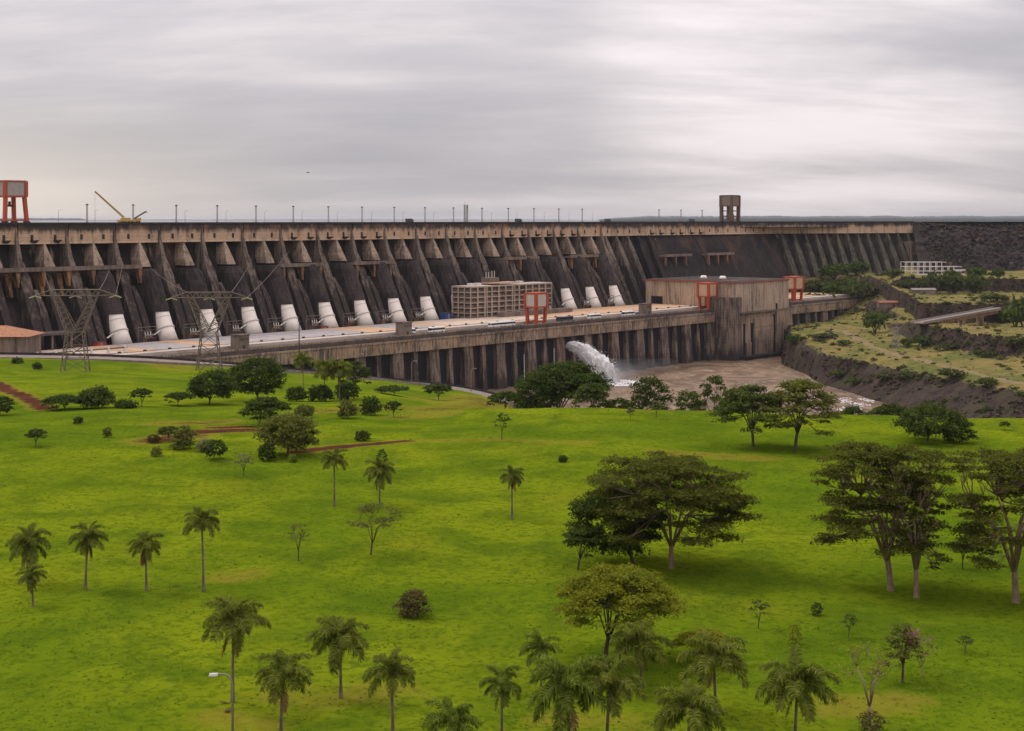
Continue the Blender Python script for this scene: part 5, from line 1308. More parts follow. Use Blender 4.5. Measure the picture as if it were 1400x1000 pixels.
tree(1030, 611, 520, 977, 1074, 'umbrella', 'mid', 'rounded acacia at the lawn edge, left one of a pair', low=0.4)
tree(1087, 617, 511, 1044, 1146, 'umbrella', 'olive', 'tall rounded acacia at the lawn edge, right one of a pair', low=0.45, npad=64)
tree(1268, 604, 556, 1226, 1316, 'round', 'mid', 'low spreading tree at the far right lawn edge', fork=0.2)
tree(1312, 606, 572, 1292, 1334, 'bush', 'dark', 'dark rounded bush touching the low spreading tree', 'bush', 'bush')
tree(507, 759, 684, 470, 557, 'sparse', 'olive', 'thin umbrella tree with open crown in the middle lawn', cover=1.5)
tree(408, 767, 711, 387, 428, 'sparse', 'olive', 'small thin tree with bare branches left of the umbrella tree', cover=1.1)
tree(393, 623, 567, 355, 436, 'round', 'olive', 'round light green tree beside the red earth track', npad=40)
tree(366, 630, 606, 354, 381, 'bush', 'dark', 'dark bush at the left foot of the round light green tree', 'bush', 'bush')
tree(353, 583, 541, 329, 396, 'umbrella', 'dark', 'dark umbrella tree behind the round light green tree', low=0.4, cover=1.4)
tree(352, 550, 488, 316, 388, 'round', 'dark', 'tallest dark tree of the thicket below the powerhouse wall', npad=40)
tree(286, 553, 508, 256, 322, 'round', 'dark', 'dark wide tree at the left of the thicket')
tree(243, 555, 536, 225, 264, 'umbrella', 'dark', 'low dark tree at the left end of the thicket')
tree(312, 532, 506, 292, 330, 'round', 'bright', 'bright lime green tree below the right pylon')
tree(194, 556, 530, 179, 209, 'umbrella', 'dark', 'tiny flat-topped tree alone on the upper lawn', low=0.2)
tree(134, 558, 530, 111, 158, 'bush', 'mid', 'rounded grey-green bush on the upper left lawn', 'bush', 'bush')
tree(88, 560, 540, 61, 117, 'umbrella', 'dark', 'low dark spreading tree left of the grey-green bush', low=0.3, fork=0.15, cover=1.3)
tree(172, 558, 549, 153, 183, 'bush', 'mid', 'low bush right of the grey-green bush', 'bush', 'bush')
tree(49, 611, 585, 36, 64, 'umbrella', 'mid', 'small leafy tree alone at the left of the lawn')
tree(0, 568, 543, -17, 17, 'round', 'dark', 'dark tree cut by the left edge of the picture')
tree(250, 614, 583, 232, 269, 'bush', 'olive', 'pale olive bush by the red earth patch', 'bush', 'bush')
tree(231, 604, 582, 215, 246, 'umbrella', 'mid', 'small tree behind the pale olive bush')
tree(211, 606, 594, 202, 219, 'bush', 'brownish', 'small brownish bush at the end of the red earth patch', 'bush', 'bush')
tree(292, 628, 602, 279, 309, 'round', 'dark', 'small dark tree with pale blossom on its left side')
tree(281, 618, 601, 271, 294, 'bush', 'pale', 'pale blossoming shrub beside the small dark tree', 'bush', 'bush')
tree(107, 580, 570, 101, 114, 'bush', 'mid', 'tiny bush above the upper left lawn', 'bush', 'bush')
tree(147, 598, 584, 140, 153, 'bush', 'olive', 'tiny olive shrub on the left lawn', 'bush', 'bush')
tree(214, 624, 612, 206, 223, 'bush', 'olive', 'faint low shrub below the brownish bush', 'bush', 'bush', cover=0.4)
tree(333, 652, 618, 318, 350, 'sparse', 'pale', 'wispy pale sapling left of the round light green tree', cover=0.7)
tree(401, 632, 621, 394, 408, 'bush', 'bright', 'tiny bright shrub right of the round tree foot', 'bush', 'bush')
tree(475, 572, 547, 460, 489, 'bush', 'olive', 'olive bush right of the dark umbrella tree', 'bush', 'bush')
tree(507, 568, 542, 492, 523, 'bush', 'dark', 'dark round bush beside the olive bush', 'bush', 'bush')
tree(538, 571, 547, 526, 550, 'umbrella', 'mid', 'small tree right of the dark round bush')
tree(416, 572, 554, 402, 430, 'bush', 'olive', 'dull green bush behind the round light green tree', 'bush', 'bush', cover=0.7)
tree(496, 603, 590, 486, 507, 'bush', 'mid', 'spiky low plant above the red earth track', 'spiky_plant', 'plant')
tree(438, 549, 528, 416, 452, 'bush', 'dark', 'dark undergrowth at the foot of the far palms', 'bush', 'bush')
tree(405, 549, 530, 390, 420, 'bush', 'dark', 'dark bush between the thicket and the far palms', 'bush', 'bush')
tree(473, 547, 524, 455, 492, 'bush', 'dark', 'dark bush under the right far palm', 'bush', 'bush')
tree(484, 545, 490, 462, 508, 'umbrella', 'dark', 'dark tree right of the far palms against the wall', low=0.4)
tree(600, 548, 524, 580, 618, 'umbrella', 'dark', 'low flat shrub tree on the slope below the access road', low=0.2)
tree(540, 541, 528, 515, 560, 'umbrella', 'dark', 'low spreading dark shrub right of the far palms', low=0.2)
tree(24, 497, 490, 16, 32, 'bush', 'mid', 'tiny bush near the road, left of the left pylon', 'bush', 'bush')
tree(51, 505, 496, 45, 58, 'bush', 'mid', 'tiny bush just left of the left pylon', 'bush', 'bush')
# trees on the river side of the lawn
tree(757, 557, 490, 712, 832, 'umbrella', 'dark', 'wide dark acacia hanging over the river left of the jet', Y=430, low=0.34, npad=64, cover=1.4)
tree(735, 557, 508, 706, 772, 'bush', 'dark', 'dense dark tree below the wide river acacia', Y=424)
tree(812, 557, 521, 782, 836, 'umbrella', 'mid', 'light green tree below the water jet at the lawn edge', Y=402, low=0.45)
tree(888, 557, 512, 860, 920, 'bush', 'dark', 'dense dark round tree at the lawn edge right of the jet', Y=415, npad=34)
tree(976, 557, 507, 953, 1000, 'bush', 'dark', 'tall dark round tree at the lawn edge beside the acacia pair', Y=412)
tree(942, 557, 534, 916, 962, 'bush', 'mid', 'bright green bush between the two dark river trees', 'bush', 'bush', Y=408)
tree(1015, 560, 536, 990, 1040, 'bush', 'mid', 'leafy bush behind the acacia pair', 'bush', 'bush', Y=405)
tree(845, 558, 545, 826, 866, 'bush', 'dark', 'low dark shrub left of the dense round river tree', 'bush', 'bush', Y=405)
tree(690, 553, 534, 668, 716, 'umbrella', 'dark', 'low branchy tree at the left end of the river edge', Y=440, low=0.3)
tree(1213, 568, 550, 1188, 1246, 'umbrella', 'dark', 'low dark tree at the lawn edge before the rocky bank', Y=395, low=0.3, cover=1.3)
tree(1165, 566, 556, 1148, 1180, 'bush', 'dark', 'low dark shrub at the lawn edge right of the acacia pair', 'bush', 'bush', Y=388)
# saplings and shrubs on the lawn
tree(686, 601, 562, 674, 700, 'sparse', 'mid', 'slender young tree alone on the upper middle lawn', cover=1.2)
tree(897, 573, 546, 888, 908, 'sparse', 'pale', 'thin sapling near the dense round river tree', cover=1.2)
tree(862, 575, 556, 856, 868, 'sparse', 'pale', 'tiny leaning sapling near the lawn edge', cover=0.7)
tree(770, 632, 623, 764, 777, 'bush', 'dark', 'tiny dark shrub on the open lawn', 'bush', 'bush')
tree(1373, 588, 576, 1366, 1382, 'sparse', 'mid', 'tiny sapling at the far right lawn edge', cover=1.2)
tree(566, 843, 808, 544, 589, 'bush', 'brownish', 'round brownish bush alone in the lower middle lawn', 'bush', 'bush', cover=0.9)
tree(521, 690, 613, 513, 530, 'round', 'dark', 'narrow dark tree just behind the palm', Y=285)
tree(957, 905, 861, 922, 1002, 'umbrella', 'yellow', 'yellow leafed low tree behind the lower right palm')
tree(1190, 996, 868, 1138, 1236, 'sparse', 'yellow', 'wispy half bare tree with yellowish leaves at lower right', cover=0.5, barkm='pale', stems=7)
tree(1234, 934, 846, 1206, 1262, 'umbrella', 'olive', 'straggly tree with pinkish blossom at lower right', cover=0.8, low=0.5)
tree(1262, 925, 872, 1222, 1290, 'sparse', 'brownish', 'bare bleached tree with long crooked branches at lower right', cover=0.10, barkm='pale')
tree(1037, 860, 817, 1022, 1054, 'sparse', 'mid', 'faint sapling on the shaded lawn, left one', cover=0.6)
tree(1088, 882, 852, 1078, 1100, 'bush', 'yellow', 'small yellow-brown shrub on the shaded lawn', 'bush', 'bush', cover=0.5)
tree(1117, 842, 823, 1110, 1126, 'bush', 'dark', 'small dark shrub on the shaded lawn', 'bush', 'bush', cover=0.5)
tree(1316, 778, 735, 1300, 1334, 'umbrella', 'mid', 'small leafy tree between the two big right acacias', cover=0.7)
tree(1319, 893, 868, 1306, 1334, 'sparse', 'mid', 'little leaning sapling at lower right', cover=0.6)
tree(1160, 872, 838, 1148, 1176, 'sparse', 'mid', 'faint sapling above the wispy yellowish tree', cover=0.6)
tree(1192, 1004, 972, 1176, 1212, 'bush', 'brownish', 'dry shrub at the foot of the wispy yellowish tree', 'bush', 'bush', cover=0.4)
def blossoms():
    rng = np.random.default_rng(3); b = ground_at(1234, 934); C = np.array((b.x, b.y, b.z)) + np.array((1.0, -0.6, 5.2)) + rng.normal(size=(60, 3)) * np.array((0.7, 0.6, 0.4))
    par = [o for o in bpy.data.objects if o.get('label', '').startswith('straggly tree with pinkish')][0]
    n = rng.normal(size=(60, 3)); n /= np.linalg.norm(n, axis=1)[:, None]
    link('blossom', leaves_mesh('blossom', C, n, 0.3, LF['flower'], rng), par)
blossoms()

# palms
def frond_mesh(kind, seed):
    rd = random.Random(seed); el = {'up': 76, 'high': 58, 'mid': 36, 'low': 12, 'droop': -14, 'dead': -62}[kind]
    curve = {'up': 62, 'high': 92, 'mid': 92, 'low': 78, 'droop': 60, 'dead': 24}[kind] + rd.uniform(-10, 10)
    pts = []; p = Vector((0, 0, 0)); n = 12; L = 1.0
    for k in range(n + 1):
        t = k / n; a = math.radians(el - curve * t ** 1.25); pts.append(p.copy()); p = p + Vector((math.cos(a), rd.uniform(-.03, .03), math.sin(a))) * (L / n)
    mb = MB(); mb.tube(pts, [0.016 * (1 - 0.8 * k / n) + 0.002 for k in range(n + 1)], 4, 0)
    m = 46
    for k in range(m):
        t = 0.12 + 0.88 * (k + rd.random() * 0.6) / m; f = t * n; i = min(int(f), n - 1); q = pts[i].lerp(pts[i + 1], f - i); d = (pts[i + 1] - pts[i]).normalized()
        side = Vector((0, 1, 0)); upv = d.cross(side).normalized() * -1
        ll = (0.30 if kind != 'dead' else 0.2) * (0.55 + 0.9 * math.sin(math.pi * min(1, t * 0.86 + 0.1))) * 0.78
        for sg in (-1, 1):
            for rep in range(1 if kind == 'dead' else 2):
                v = side * sg * rd.uniform(0.55, 1.0) + upv * rd.uniform(-0.55, 0.55) + d * rd.uniform(0.35, 0.8); v.normalize()
                l = ll * rd.uniform(0.75, 1.15); mid = q + v * l * 0.55; end = q + v * l * 0.82 + Vector((0, 0, -1)) * l * rd.uniform(0.12, 0.42); wv = d.cross(v).normalized() * 0.014 if rep else d * 0.015
                i0 = len(mb.v); mb.v += [tuple(q - wv * 0.6), tuple(q + wv * 0.6), tuple(mid + wv), tuple(end), tuple(mid - wv)]
                mb.f += [(i0, i0 + 1, i0 + 2, i0 + 4), (i0 + 4, i0 + 2, i0 + 3)]; mb.m += [1, 1]
    return mb
FR = {}
for kd in ('up', 'high', 'mid', 'low', 'droop', 'dead'):
    for sd_ in range(2):
        mb = frond_mesh(kd, 31 * sd_ + 5)
        for tone in (('palm', 'palmyellow') if kd != 'dead' else ('dead',)):
            FR[kd, sd_, tone] = mb.mesh('frond', [BK['palm'], LF[tone]])
def palm(x, yb, yt, wpx, label, seed, tone='palm', dead=2, Y=None, lean=0.0, dens=1.0, skirt=False):
    rd = random.Random(seed)
    if Y: X = (x - CX) / F * Y; b = Vector((X, Y, hill(X, Y)))
    else: b = ground_at(x, yb)
    H = (CAMZ - (yt - HY) / F * b.y) - b.z; Rf = wpx / 2 / F * b.y
    fl = Rf * 1.08; hc = max(H - fl * 0.62, H * 0.35)
    g = thing('palm_tree', label, 'palm tree', b, 0, 'feathery palms on the lawn')
    mb = MB(); n = 14; pts = []; rad = []
    r0 = 0.17 if H > 7 else 0.14
    for k in range(n + 1):
        t = k / n; pts.append((lean * t * t * H * 0.1, 0, -0.3 + (hc + 0.3) * t)); rad.append(r0 * (1.45 - 0.55 * min(1, t * 3) - 0.12 * t) * (1.05 if k % 2 else 0.97))
    mb.tube(pts, rad, 9); top = Vector(pts[-1])
    mb.build('trunk', BK['palm'], g, True, True)
    mb = MB(); mb.tube([top - Vector((0, 0, 0.15)), top + Vector((0, 0, 0.5)), top + Vector((0, 0, 1.1))], [r0 * 1.1, r0 * 1.5, r0 * 0.6], 8); mb.build('crownshaft', LF[tone], g, True, True)
    a = rd.uniform(0, 6)
    plan = [('up', 2), ('high', 4), ('mid', 5), ('low', 5), ('droop', 3)]
    if skirt: plan = [('up', 2), ('high', 4), ('mid', 5), ('low', 4), ('droop', 4)]; dead = int(dead * 1.6)
    for kd, c in plan:
        for i in range(max(2, int(round(c * dens)))):
            a += 2.399 + rd.uniform(-0.3, 0.3); o = link('frond', FR[kd, rd.randrange(2), tone], g, True)
            o.location = top + Vector((0, 0, 0.5 if kd in ('up', 'high') else 0.2)); s_ = fl * rd.uniform(0.85, 1.12) * (0.82 if kd == 'up' else 1.0); o.scale = (s_, s_, s_); o.rotation_euler = (rd.uniform(-.15, .15), rd.uniform(-.14, .14), a)
    for i in range(dead):
        a += 2.1; o = link('dead_frond', FR['dead', rd.randrange(2), 'dead'], g, True); o.location = top + Vector((0, 0, -0.1)); s_ = fl * rd.uniform(0.65, 1.0); o.scale = (s_, s_, s_); o.rotation_euler = (0, rd.uniform(-.1, .2), a)
    if tone == 'palmyellow' or rd.random() < 0.3:
        mb = MB(); q = top + Vector((0.35, -0.3, -0.2))
        for i in range(14):
            e = q + Vector((rd.uniform(-.3, .5), rd.uniform(-.4, .2), -rd.uniform(0.3, 1.0))); mb.tube([q, q.lerp(e, .5) + Vector((.1, 0, .1)), e], [0.05, 0.06, 0.04], 4)
        mb.build('flower_cluster', LF['dead'], g, local=True)
    return g
PL = [
 (37, 797, 723, 64, 'bushy palm at far left with a small palm at its foot', dict(skirt=True, dead=5)),
 (45, 830, 775, 42, 'small palm standing in front of the leftmost bushy palm', dict(dead=5, dens=0.7)),
 (117, 807, 721, 50, 'second palm from the left in the row of four, with brown skirt', dict(skirt=True, dead=7)),
 (200, 808, 731, 48, 'third palm from the left in the row, with brown skirt', dict(skirt=True, dead=7)),
 (278, 809, 697, 55, 'tallest palm with bare trunk at the right end of the row', dict(dead=0)),
 (318, 960, 821, 90, 'large palm with hanging dead fronds behind the street lamp', dict(dead=4)),
 (384, 1012, 898, 84, 'dense palm right of the street lamp, cut by the bottom edge', dict(dead=2)),
 (466, 955, 848, 88, 'spreading palm over bare soil in the lower lawn', dict(dead=1)),
 (537, 1010, 897, 74, 'palm with drooping crown right of the spreading palm', dict(dead=0, skirt=True)),
 (457, 693, 617, 38, 'slender palm left of two in the middle lawn', dict(dead=1, skirt=True)),
 (519, 694, 630, 48, 'bushy palm behind the thin umbrella tree', dict(dead=5, skirt=True)),
 (700, 710, 641, 36, 'slender lone palm in the centre of the lawn', dict(dead=4, skirt=True)),
 (686, 1015, 917, 64, 'yellowing palm with thin trunk at the bottom centre', dict(tone='palmyellow', dens=0.7)),
 (740, 950, 872, 56, 'thin palm with orange flower cluster behind the bottom palms', dict(tone='palmyellow', dens=0.75)),
 (778, 1024, 905, 116, 'large leafy palm at the bottom with hanging orange flower cluster', dict(dead=3, tone='palmyellow')),
 (830, 1020, 908, 94, 'leafy palm at the bottom touching its larger neighbour', dict(dead=1)),
 (876, 947, 854, 84, 'dark palm right of the yellow-green domed tree trunk', dict(dead=1)),
 (618, 1066, 965, 80, 'palm crown rising from the bottom edge', dict(dead=0, tone='palmyellow')),
 (978, 975, 873, 96, 'dark spreading palm in front of the yellow leafed tree', dict(dead=1)),
 (941, 1052, 944, 100, 'palm crown at the bottom edge below the dark spreading palm', dict(dead=0)),
 (1087, 1022, 904, 108, 'large palm with twisted fronds at the bottom right', dict(dead=2)),
 (415, 546, 484, 30, 'slim far palm against the powerhouse wall, left of three', dict(dead=2)),
 (443, 549, 492, 40, 'far palm in the middle of the three by the wall', dict(dead=2, skirt=True)),
 (464, 549, 494, 38, 'far palm at the right of the three by the wall', dict(dead=2, skirt=True)),
]
for i, (x, yb, yt, w, lab, kw) in enumerate(PL): palm(x, yb, yt, w, lab, 900 + 13 * i, lean=random.Random(i).uniform(-0.4, 0.4), **kw)

def fallen(x, y, lab, s_, a):
    p = ground_at(x, y); g = thing('fallen_frond', lab, 'dead frond', p + Vector((0, 0, 0.25)), a)
    o = link('leaf', FR['dead', 0, 'dead'], g, True); o.rotation_euler = (0, -1.0, 0); o.scale = (s_, s_, s_)
    o = link('leaf', FR['dead', 1, 'dead'], g, True); o.rotation_euler = (0, -0.95, 0.4); o.scale = (s_ * .8,) * 3
fallen(308, 976, 'dry brown fallen frond on the grass beside the street lamp', 2.4, 1.2); fallen(247, 803, 'dry brown fallen frond between two palms of the row', 1.6, 2.8); fallen(299, 963, 'small grey fallen frond left of the street lamp', 1.2, 0.3)

# bushes on the far bank and on the dam-side terrace: shared shapes, each its own thing
def bush_protos():
    out = []
    for i, lf in enumerate(('scrub', 'dark', 'mid')):
        for j in range(2):
            rng = np.random.default_rng(70 + i * 3 + j); rd = random.Random(i * 9 + j); pads = []
            for k in range(20):
                z_ = 1 - 1.6 * (k + .5) / 20; q = math.sqrt(max(0, 1 - z_ * z_)); a = k * 2.399; u = rd.uniform(.5, .85)
                pads.append(((q * u * math.cos(a), q * u * math.sin(a), max(0.1, 0.45 + 0.42 * z_ * u)), rd.uniform(.24, .4)))
            C, Nn = pads_to_leaves(pads, 0.17, rng, 1.5, 0.65, 0.6); C[:, 2] = np.maximum(C[:, 2], 0.01)
            cm = leaves_mesh('crown', C, Nn, 0.17, LF[lf], rng); mb = MB()
            for k in range(5): mb.tube([(0, 0, -0.08), (0.15 * math.cos(k * 1.3), 0.15 * math.sin(k * 1.3), 0.2), (0.45 * math.cos(k * 1.3), 0.45 * math.sin(k * 1.3), 0.5)], [0.05, 0.035, 0.015], 5)
            out.append((cm, mb.mesh('stem', BK['dark'])))
    return out
BP = bush_protos()
def far_bush(b, Rm, Hm, k, lab, rot=0.0, name='bush', cat='bush'):
    g = thing(name, lab, cat, b, rot, 'bushes on the far river bank')
    for nm, me in zip(('crown', 'stem'), BP[k]): o = link(nm, me, g, True); o.scale = (Rm, Rm, Hm)
rd = random.Random(77)
FB = [ # x, Y, width px, height px, kind, label
 (1118, 1440, 60, 20, 2, 'broad dark bush right of the third orange crane'), (1150, 1470, 50, 18, 3, 'dark bush below the right wing of the dam'), (1180, 1440, 44, 16, 0, 'dull bush near the end of the powerhouse deck'),
 (1108, 1500, 44, 14, 1, 'grey-green bush under the wing buttresses, left'), (1140, 1520, 40, 14, 3, 'dark bush under the wing buttresses, middle'), (1172, 1530, 36, 13, 2, 'dark bush under the wing buttresses, right'),
 (1196, 1205, 30, 28, 4, 'bright green bush at the powerhouse end corner'), (1200, 1300, 34, 14, 1, 'low bush above the powerhouse end corner'),
 (1278, 1362, 40, 18, 0, 'wide green thicket below the terrace cliff, left part'), (1305, 1362, 40, 18, 1, 'wide green thicket below the terrace cliff, middle part'), (1333, 1366, 36, 17, 0, 'wide green thicket below the terrace cliff, right part'),
 (1335, 1400, 28, 12, 2, 'dark bush on the upper terrace edge'), (1300, 1392, 22, 9, 4, 'small bush on the upper terrace edge'), (1388, 1150, 40, 30, 2, 'dark leafy bush at the bridge end, right edge'), (1400, 1130, 44, 40, 5, 'tall leafy bush at the right picture edge by the bridge'), (1372, 1190, 30, 16, 3, 'dark bush just above the bridge'),
 (1240, 1096, 22, 10, 3, 'low bush at the cliff foot right of the lattice tower'), (1262, 1088, 26, 14, 2, 'green bush at the cliff foot, middle'), (1295, 1058, 30, 9, 0, 'low scrub at the cliff foot, right'), (1345, 1010, 30, 10, 1, 'low scrub at the cliff foot, farther right'),
 (1390, 1000, 30, 14, 0, 'grassy scrub on the slope at the right edge'), (1120, 1160, 26, 8, 0, 'low scrub on the grassy mound beside the hall'), (1155, 1120, 22, 8, 1, 'low scrub at the edge of the path'), (1147, 1040, 26, 9, 4, 'green shrub on the rocky river slope, left'), (1170, 1010, 24, 8, 4, 'green shrub on the rocky river slope, second'), (1210, 975, 30, 9, 0, 'olive shrub on the rocky river slope, middle'), (1240, 955, 30, 9, 1, 'olive shrub on the rocky river slope, fourth'), (1300, 920, 34, 12, 0, 'olive shrub on the rocky river slope, fifth'), (1350, 880, 30, 11, 4, 'green shrub on the rocky river slope, right'),
 (1085, 1176, 20, 12, 3, 'dark shrub on the cliff under the hall'), (1246, 1380, 30, 10, 1, 'pale shrub below the white steel frame'), (1220, 1480, 30, 8, 0, 'low shrub left of the white steel frame'), (1365, 1395, 20, 9, 3, 'dark shrub right on the upper terrace edge'), (1358, 1230, 40, 10, 0, 'scrub behind the bridge')]
for x, Y, w, h, k, lab in FB:
    X = (x - CX) / F * Y; far_bush(Vector((X, Y, bank_h(X, Y) - 0.3)), w / 2 / F * Y * 1.1, h / F * Y * (1.7 if Y > 1300 else 1.25), k, lab, rd.uniform(0, 6))
for i, (s, sc_, lab) in enumerate(((-150, 5, 'leafy planter bush on the dark platform, far left'), (-125, 4.5, 'leafy planter bush on the dark platform, middle'), (-98, 5, 'leafy planter bush on the dark platform, right'))):
    far_bush(D(s, 11, 53.6), sc_ * 1.6, sc_, (3, 2, 5)[i], lab, i)
# loose scrub scattered over slopes
def scrub():
    rng = np.random.default_rng(12); rd = random.Random(12); pads = []
    while len(pads) < 900:
        X = rd.uniform(190, 620); Y = rd.uniform(840, 1640); x = CX + F * X / Y
        if x > 1470 or x < 1075: continue
        z = bank_h(X, Y)
        if z < 5: continue
        dz = abs(bank_h(X, Y - 3) - z)
        if dz < 0.5 and rd.random() < 0.95: continue
        pads.append(((X, Y, z + 0.3), rd.uniform(0.8, 3.2)))
    e = D(SEND, -31, 0)
    for _ in range(240):
        k = rd.random(); zz = 58 + 57 * k; X = rd.uniform(e.x + 10, e.x + 260); u = (X - e.x) / 760
        pads.append(((X, e.y + 4 + u * 60 - (115.8 - zz) * 1.45 + 7 * (zz > 115.5 - 70 * u) - 1.0, zz + 0.4), rd.uniform(0.6, 1.7)))
    dry = []
    for _ in range(330):
        X = e.x + rd.uniform(6, 330); u = (X - e.x) / 760; zz = (115.3 - 70 * u) if rd.random() < 0.5 else rd.choice((zz, 112 - 8 * rd.random() ** 2, 78 + 6 * rd.random() - 20 * u)); zz = max(zz, 60)
        dry.append(((X, e.y + 4 + u * 60 - (115.8 - zz) * 1.45 + 1.5 + 7 * (zz > 115.5 - 70 * u) - rd.uniform(0, 3), zz + 0.3), rd.uniform(0.8, 2.2)))
    C, Nn = pads_to_leaves(dry, 0.7, rng, 1.6, 0.4, 0.8)
    tag(link('dry_grass', leaves_mesh('dry_grass', C, Nn, 0.7, LF['drygrass'], rng)), 'dry brown grass along the rockfill embankment bench', 'grass', None, 'stuff')
    C, Nn = pads_to_leaves(pads, 0.75, rng, 2.0, 0.6, 0.6)
    tag(link('scrub', leaves_mesh('scrub', C, Nn, 0.75, LF['scrub'], rng)), 'loose low scrub scattered over the far bank', 'scrub', None, 'stuff')
scrub()
# loose stones
def rock_stuff(P, S, mat, name, lab, seed):
    rng = np.random.default_rng(seed); n = len(P); b = np.array([(-1, -1, -1), (1, -1, -1), (1, 1, -1), (-1, 1, -1), (-1, -1, 1), (1, -1, 1), (1, 1, 1), (-1, 1, 1)], float) * 0.55
    V = b[None] * rng.uniform(0.55, 1.2, (n, 8, 1)) + rng.normal(size=(n, 8, 3)) * 0.10; a = rng.uniform(0, 6.28, n); c, s_ = np.cos(a), np.sin(a)
    V = np.stack([V[..., 0] * c[:, None] - V[..., 1] * s_[:, None], V[..., 0] * s_[:, None] + V[..., 1] * c[:, None], V[..., 2] * rng.uniform(0.5, 1.0, (n, 1))], -1)
    V = V * np.array(S)[:, None, None] + np.array(P)[:, None]
    q = np.array([(3, 2, 1, 0), (4, 5, 6, 7), (0, 1, 5, 4), (1, 2, 6, 5), (2, 3, 7, 6), (3, 0, 4, 7)]); Fc = (q[None] + 8 * np.arange(n)[:, None, None]).reshape(-1, 4)
    me = bpy.data.meshes.new(name); me.from_pydata(V.reshape(-1, 3).tolist(), [], Fc.tolist()); me.materials.append(mat)
    tag(link(name, me), lab, 'stones', None, 'stuff')
def stones():
    rd = random.Random(21); P, S = [], []
    while len(P) < 5200:
        X = rd.uniform(180, 560); Y = rd.uniform(800, 1420); x = CX + F * X / Y
        if x > 1440 or x < 1062: continue
        z = bank_h(X, Y)
        if z < -1.5: continue
        dz = abs(bank_h(X, Y - 3) - z)
        if dz < 0.7 and rd.random() < 0.985: continue
        P.append((X, Y, z)); S.append(rd.choice((0.5, 0.6, 0.8, 1.0, 1.4, 2.2)) * (1.0 if z < 19 else 0.9))
    t = NT('bank_stone'); i = t.island(); n = t.noise(t.pos(), 0.8, 4, 0.6); m1 = t.bump(n, 0.6, 0.3).fin(t.mix(i, (0.014, 0.010, 0.009), (0.072, 0.046, 0.034)), 0.95)
    rock_stuff(P, S, m1, 'rubble', 'dark loose rubble on the far bank slopes', 3)
    e = D(SEND, -31, 0); P, S = [], []
    for _ in range(4200):
        k = rd.random(); zz = 56 + 59.5 * k; X = rd.uniform(e.x + 4, e.x + 300); u = (X - e.x) / 760
        P.append((X, e.y + 4 + u * 60 - (115.8 - zz) * 1.45 + 7 * (zz > 115.5 - 70 * u) - 0.4, zz)); S.append(rd.choice((0.8, 1.0, 1.3, 1.9, 2.8)))
    t = NT('embankment_stone'); i = t.island(); n = t.noise(t.pos(), 0.8, 4, 0.6); m2 = t.bump(n, 0.6, 0.3).fin(t.mix(t.math('POWER', i, 3.5), (0.011, 0.008, 0.009), (0.13, 0.09, 0.065)), 0.95)
    rock_stuff(P, S, m2, 'riprap', 'dark stones covering the rockfill embankment', 4)
stones()
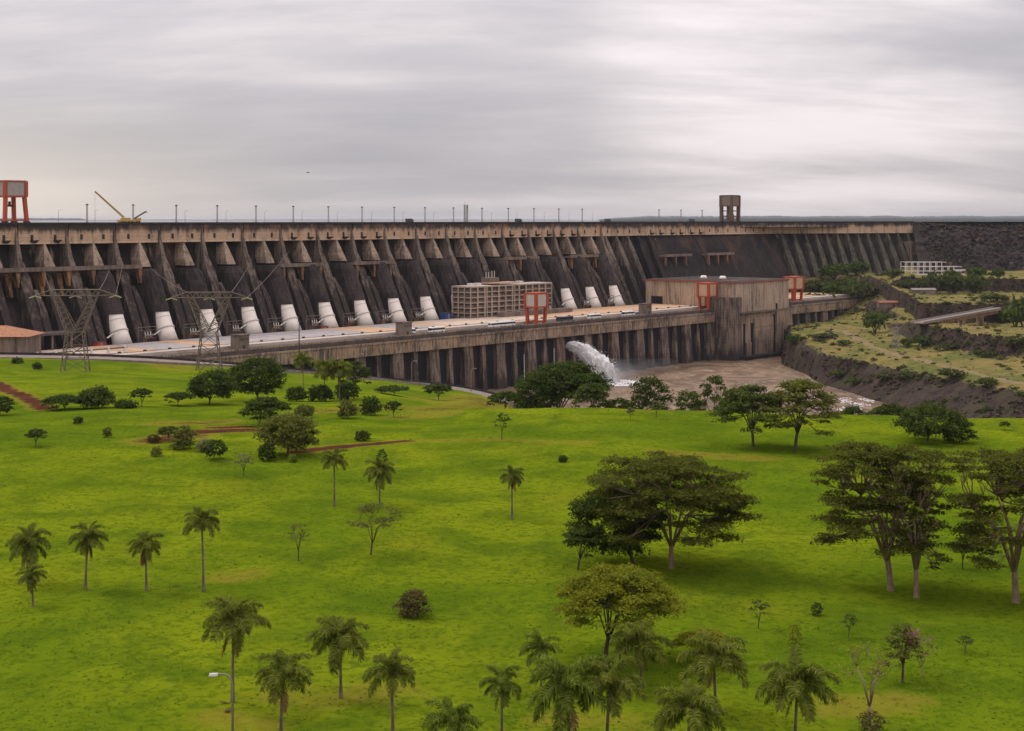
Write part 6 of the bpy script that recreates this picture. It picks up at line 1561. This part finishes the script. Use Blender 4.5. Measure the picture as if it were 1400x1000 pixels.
# grass tufts
def tufts():
    rng = np.random.default_rng(5); rd = random.Random(5); n = 52000; V = []; 
    Y = 118 + (430 - 118) * rng.random(n) ** 0.8; X = (rng.uniform(-40, 1440, n) - CX) / F * Y
    Z = np.array([hill(float(a), float(b)) for a, b in zip(X, Y)]); den = np.array([mnoise.noise(Vector((float(a) * 0.12, float(b) * 0.12, 0.0))) for a, b in zip(X, Y)])
    k = den > rng.uniform(-0.45, 0.4, n); X, Y, Z = X[k], Y[k], Z[k]; n = len(X)
    h = rng.uniform(0.05, 0.14, n) * np.where(rng.random(n) < 0.03, 1.8, 1.0); out = []
    for j in range(3):
        a = rng.uniform(0, 6.28, n); w = rng.uniform(0.08, 0.22, n); l = rng.uniform(-0.25, 0.25, (2, n))
        out.append(np.stack([np.stack([X - np.cos(a) * w, Y - np.sin(a) * w, Z - 0.03], 1), np.stack([X + np.cos(a) * w, Y + np.sin(a) * w, Z - 0.03], 1), np.stack([X + l[0], Y + l[1], Z + h], 1)], 1))
    T = np.concatenate(out).reshape(-1, 3); m = len(T) // 3
    me = bpy.data.meshes.new('grass_tufts'); me.vertices.add(3 * m); me.vertices.foreach_set('co', T.astype(np.float32).ravel()); me.loops.add(3 * m); me.loops.foreach_set('vertex_index', np.arange(3 * m, dtype=np.int32))
    me.polygons.add(m); me.polygons.foreach_set('loop_start', np.arange(0, 3 * m, 3, dtype=np.int32)); me.materials.append(leaf_mat('grass_blades', (0.09, 0.16, 0.006), (0.18, 0.25, 0.014), (0.07, 0.125, 0.005), 0.45)); me.update(calc_edges=True)
    tag(link('grass', me), 'short grass tufts covering the near lawn', 'grass', None, 'stuff')
tufts()

def bird():
    p = px(421, 236, 420); g = thing('bird', 'small dark bird flying above the dam', 'bird', p, 0.4)
    mb = MB(); mb.tube([(-0.45, 0, 0), (-0.2, 0, 0), (0.15, 0, 0.02), (0.35, 0, 0.05), (0.48, 0, 0.03)], [0.03, 0.1, 0.11, 0.07, 0.02], 8)
    for sy in (-1, 1):
        mb.face([(0.2, sy * 0.05, 0.05), (0.12, sy * 0.5, 0.2), (-0.05, sy * 0.95, 0.08), (-0.1, sy * 0.5, 0.15), (-0.12, sy * 0.05, 0.03)])
    mb.face([(-0.4, -0.03, 0), (-0.7, -0.14, 0), (-0.7, 0.14, 0), (-0.4, 0.03, 0)]); mb.build('body', MT['steeldark'], g, local=True)
bird()

# ------------------------------------------------------------------ haze
HAZE = 0.000018
if HAZE:
    mb = MB(); mb.box(-30000, 30000, -3200, 44000, -14, 178); m = bpy.data.materials.new('thin_haze'); m.use_nodes = True; nt = m.node_tree
    for n_ in list(nt.nodes):
        if n_.type == 'BSDF_PRINCIPLED': nt.nodes.remove(n_)
    v = nt.nodes.new('ShaderNodeVolumePrincipled'); v.inputs['Color'].default_value = (0.80, 0.84, 0.92, 1); v.inputs['Density'].default_value = HAZE; v.inputs['Anisotropy'].default_value = 0.0
    nt.links.new(v.outputs[0], nt.nodes['Material Output'].inputs['Volume'])
    tag(mb.build('haze', m), 'thin pale haze over the whole valley', 'haze', None, 'stuff')
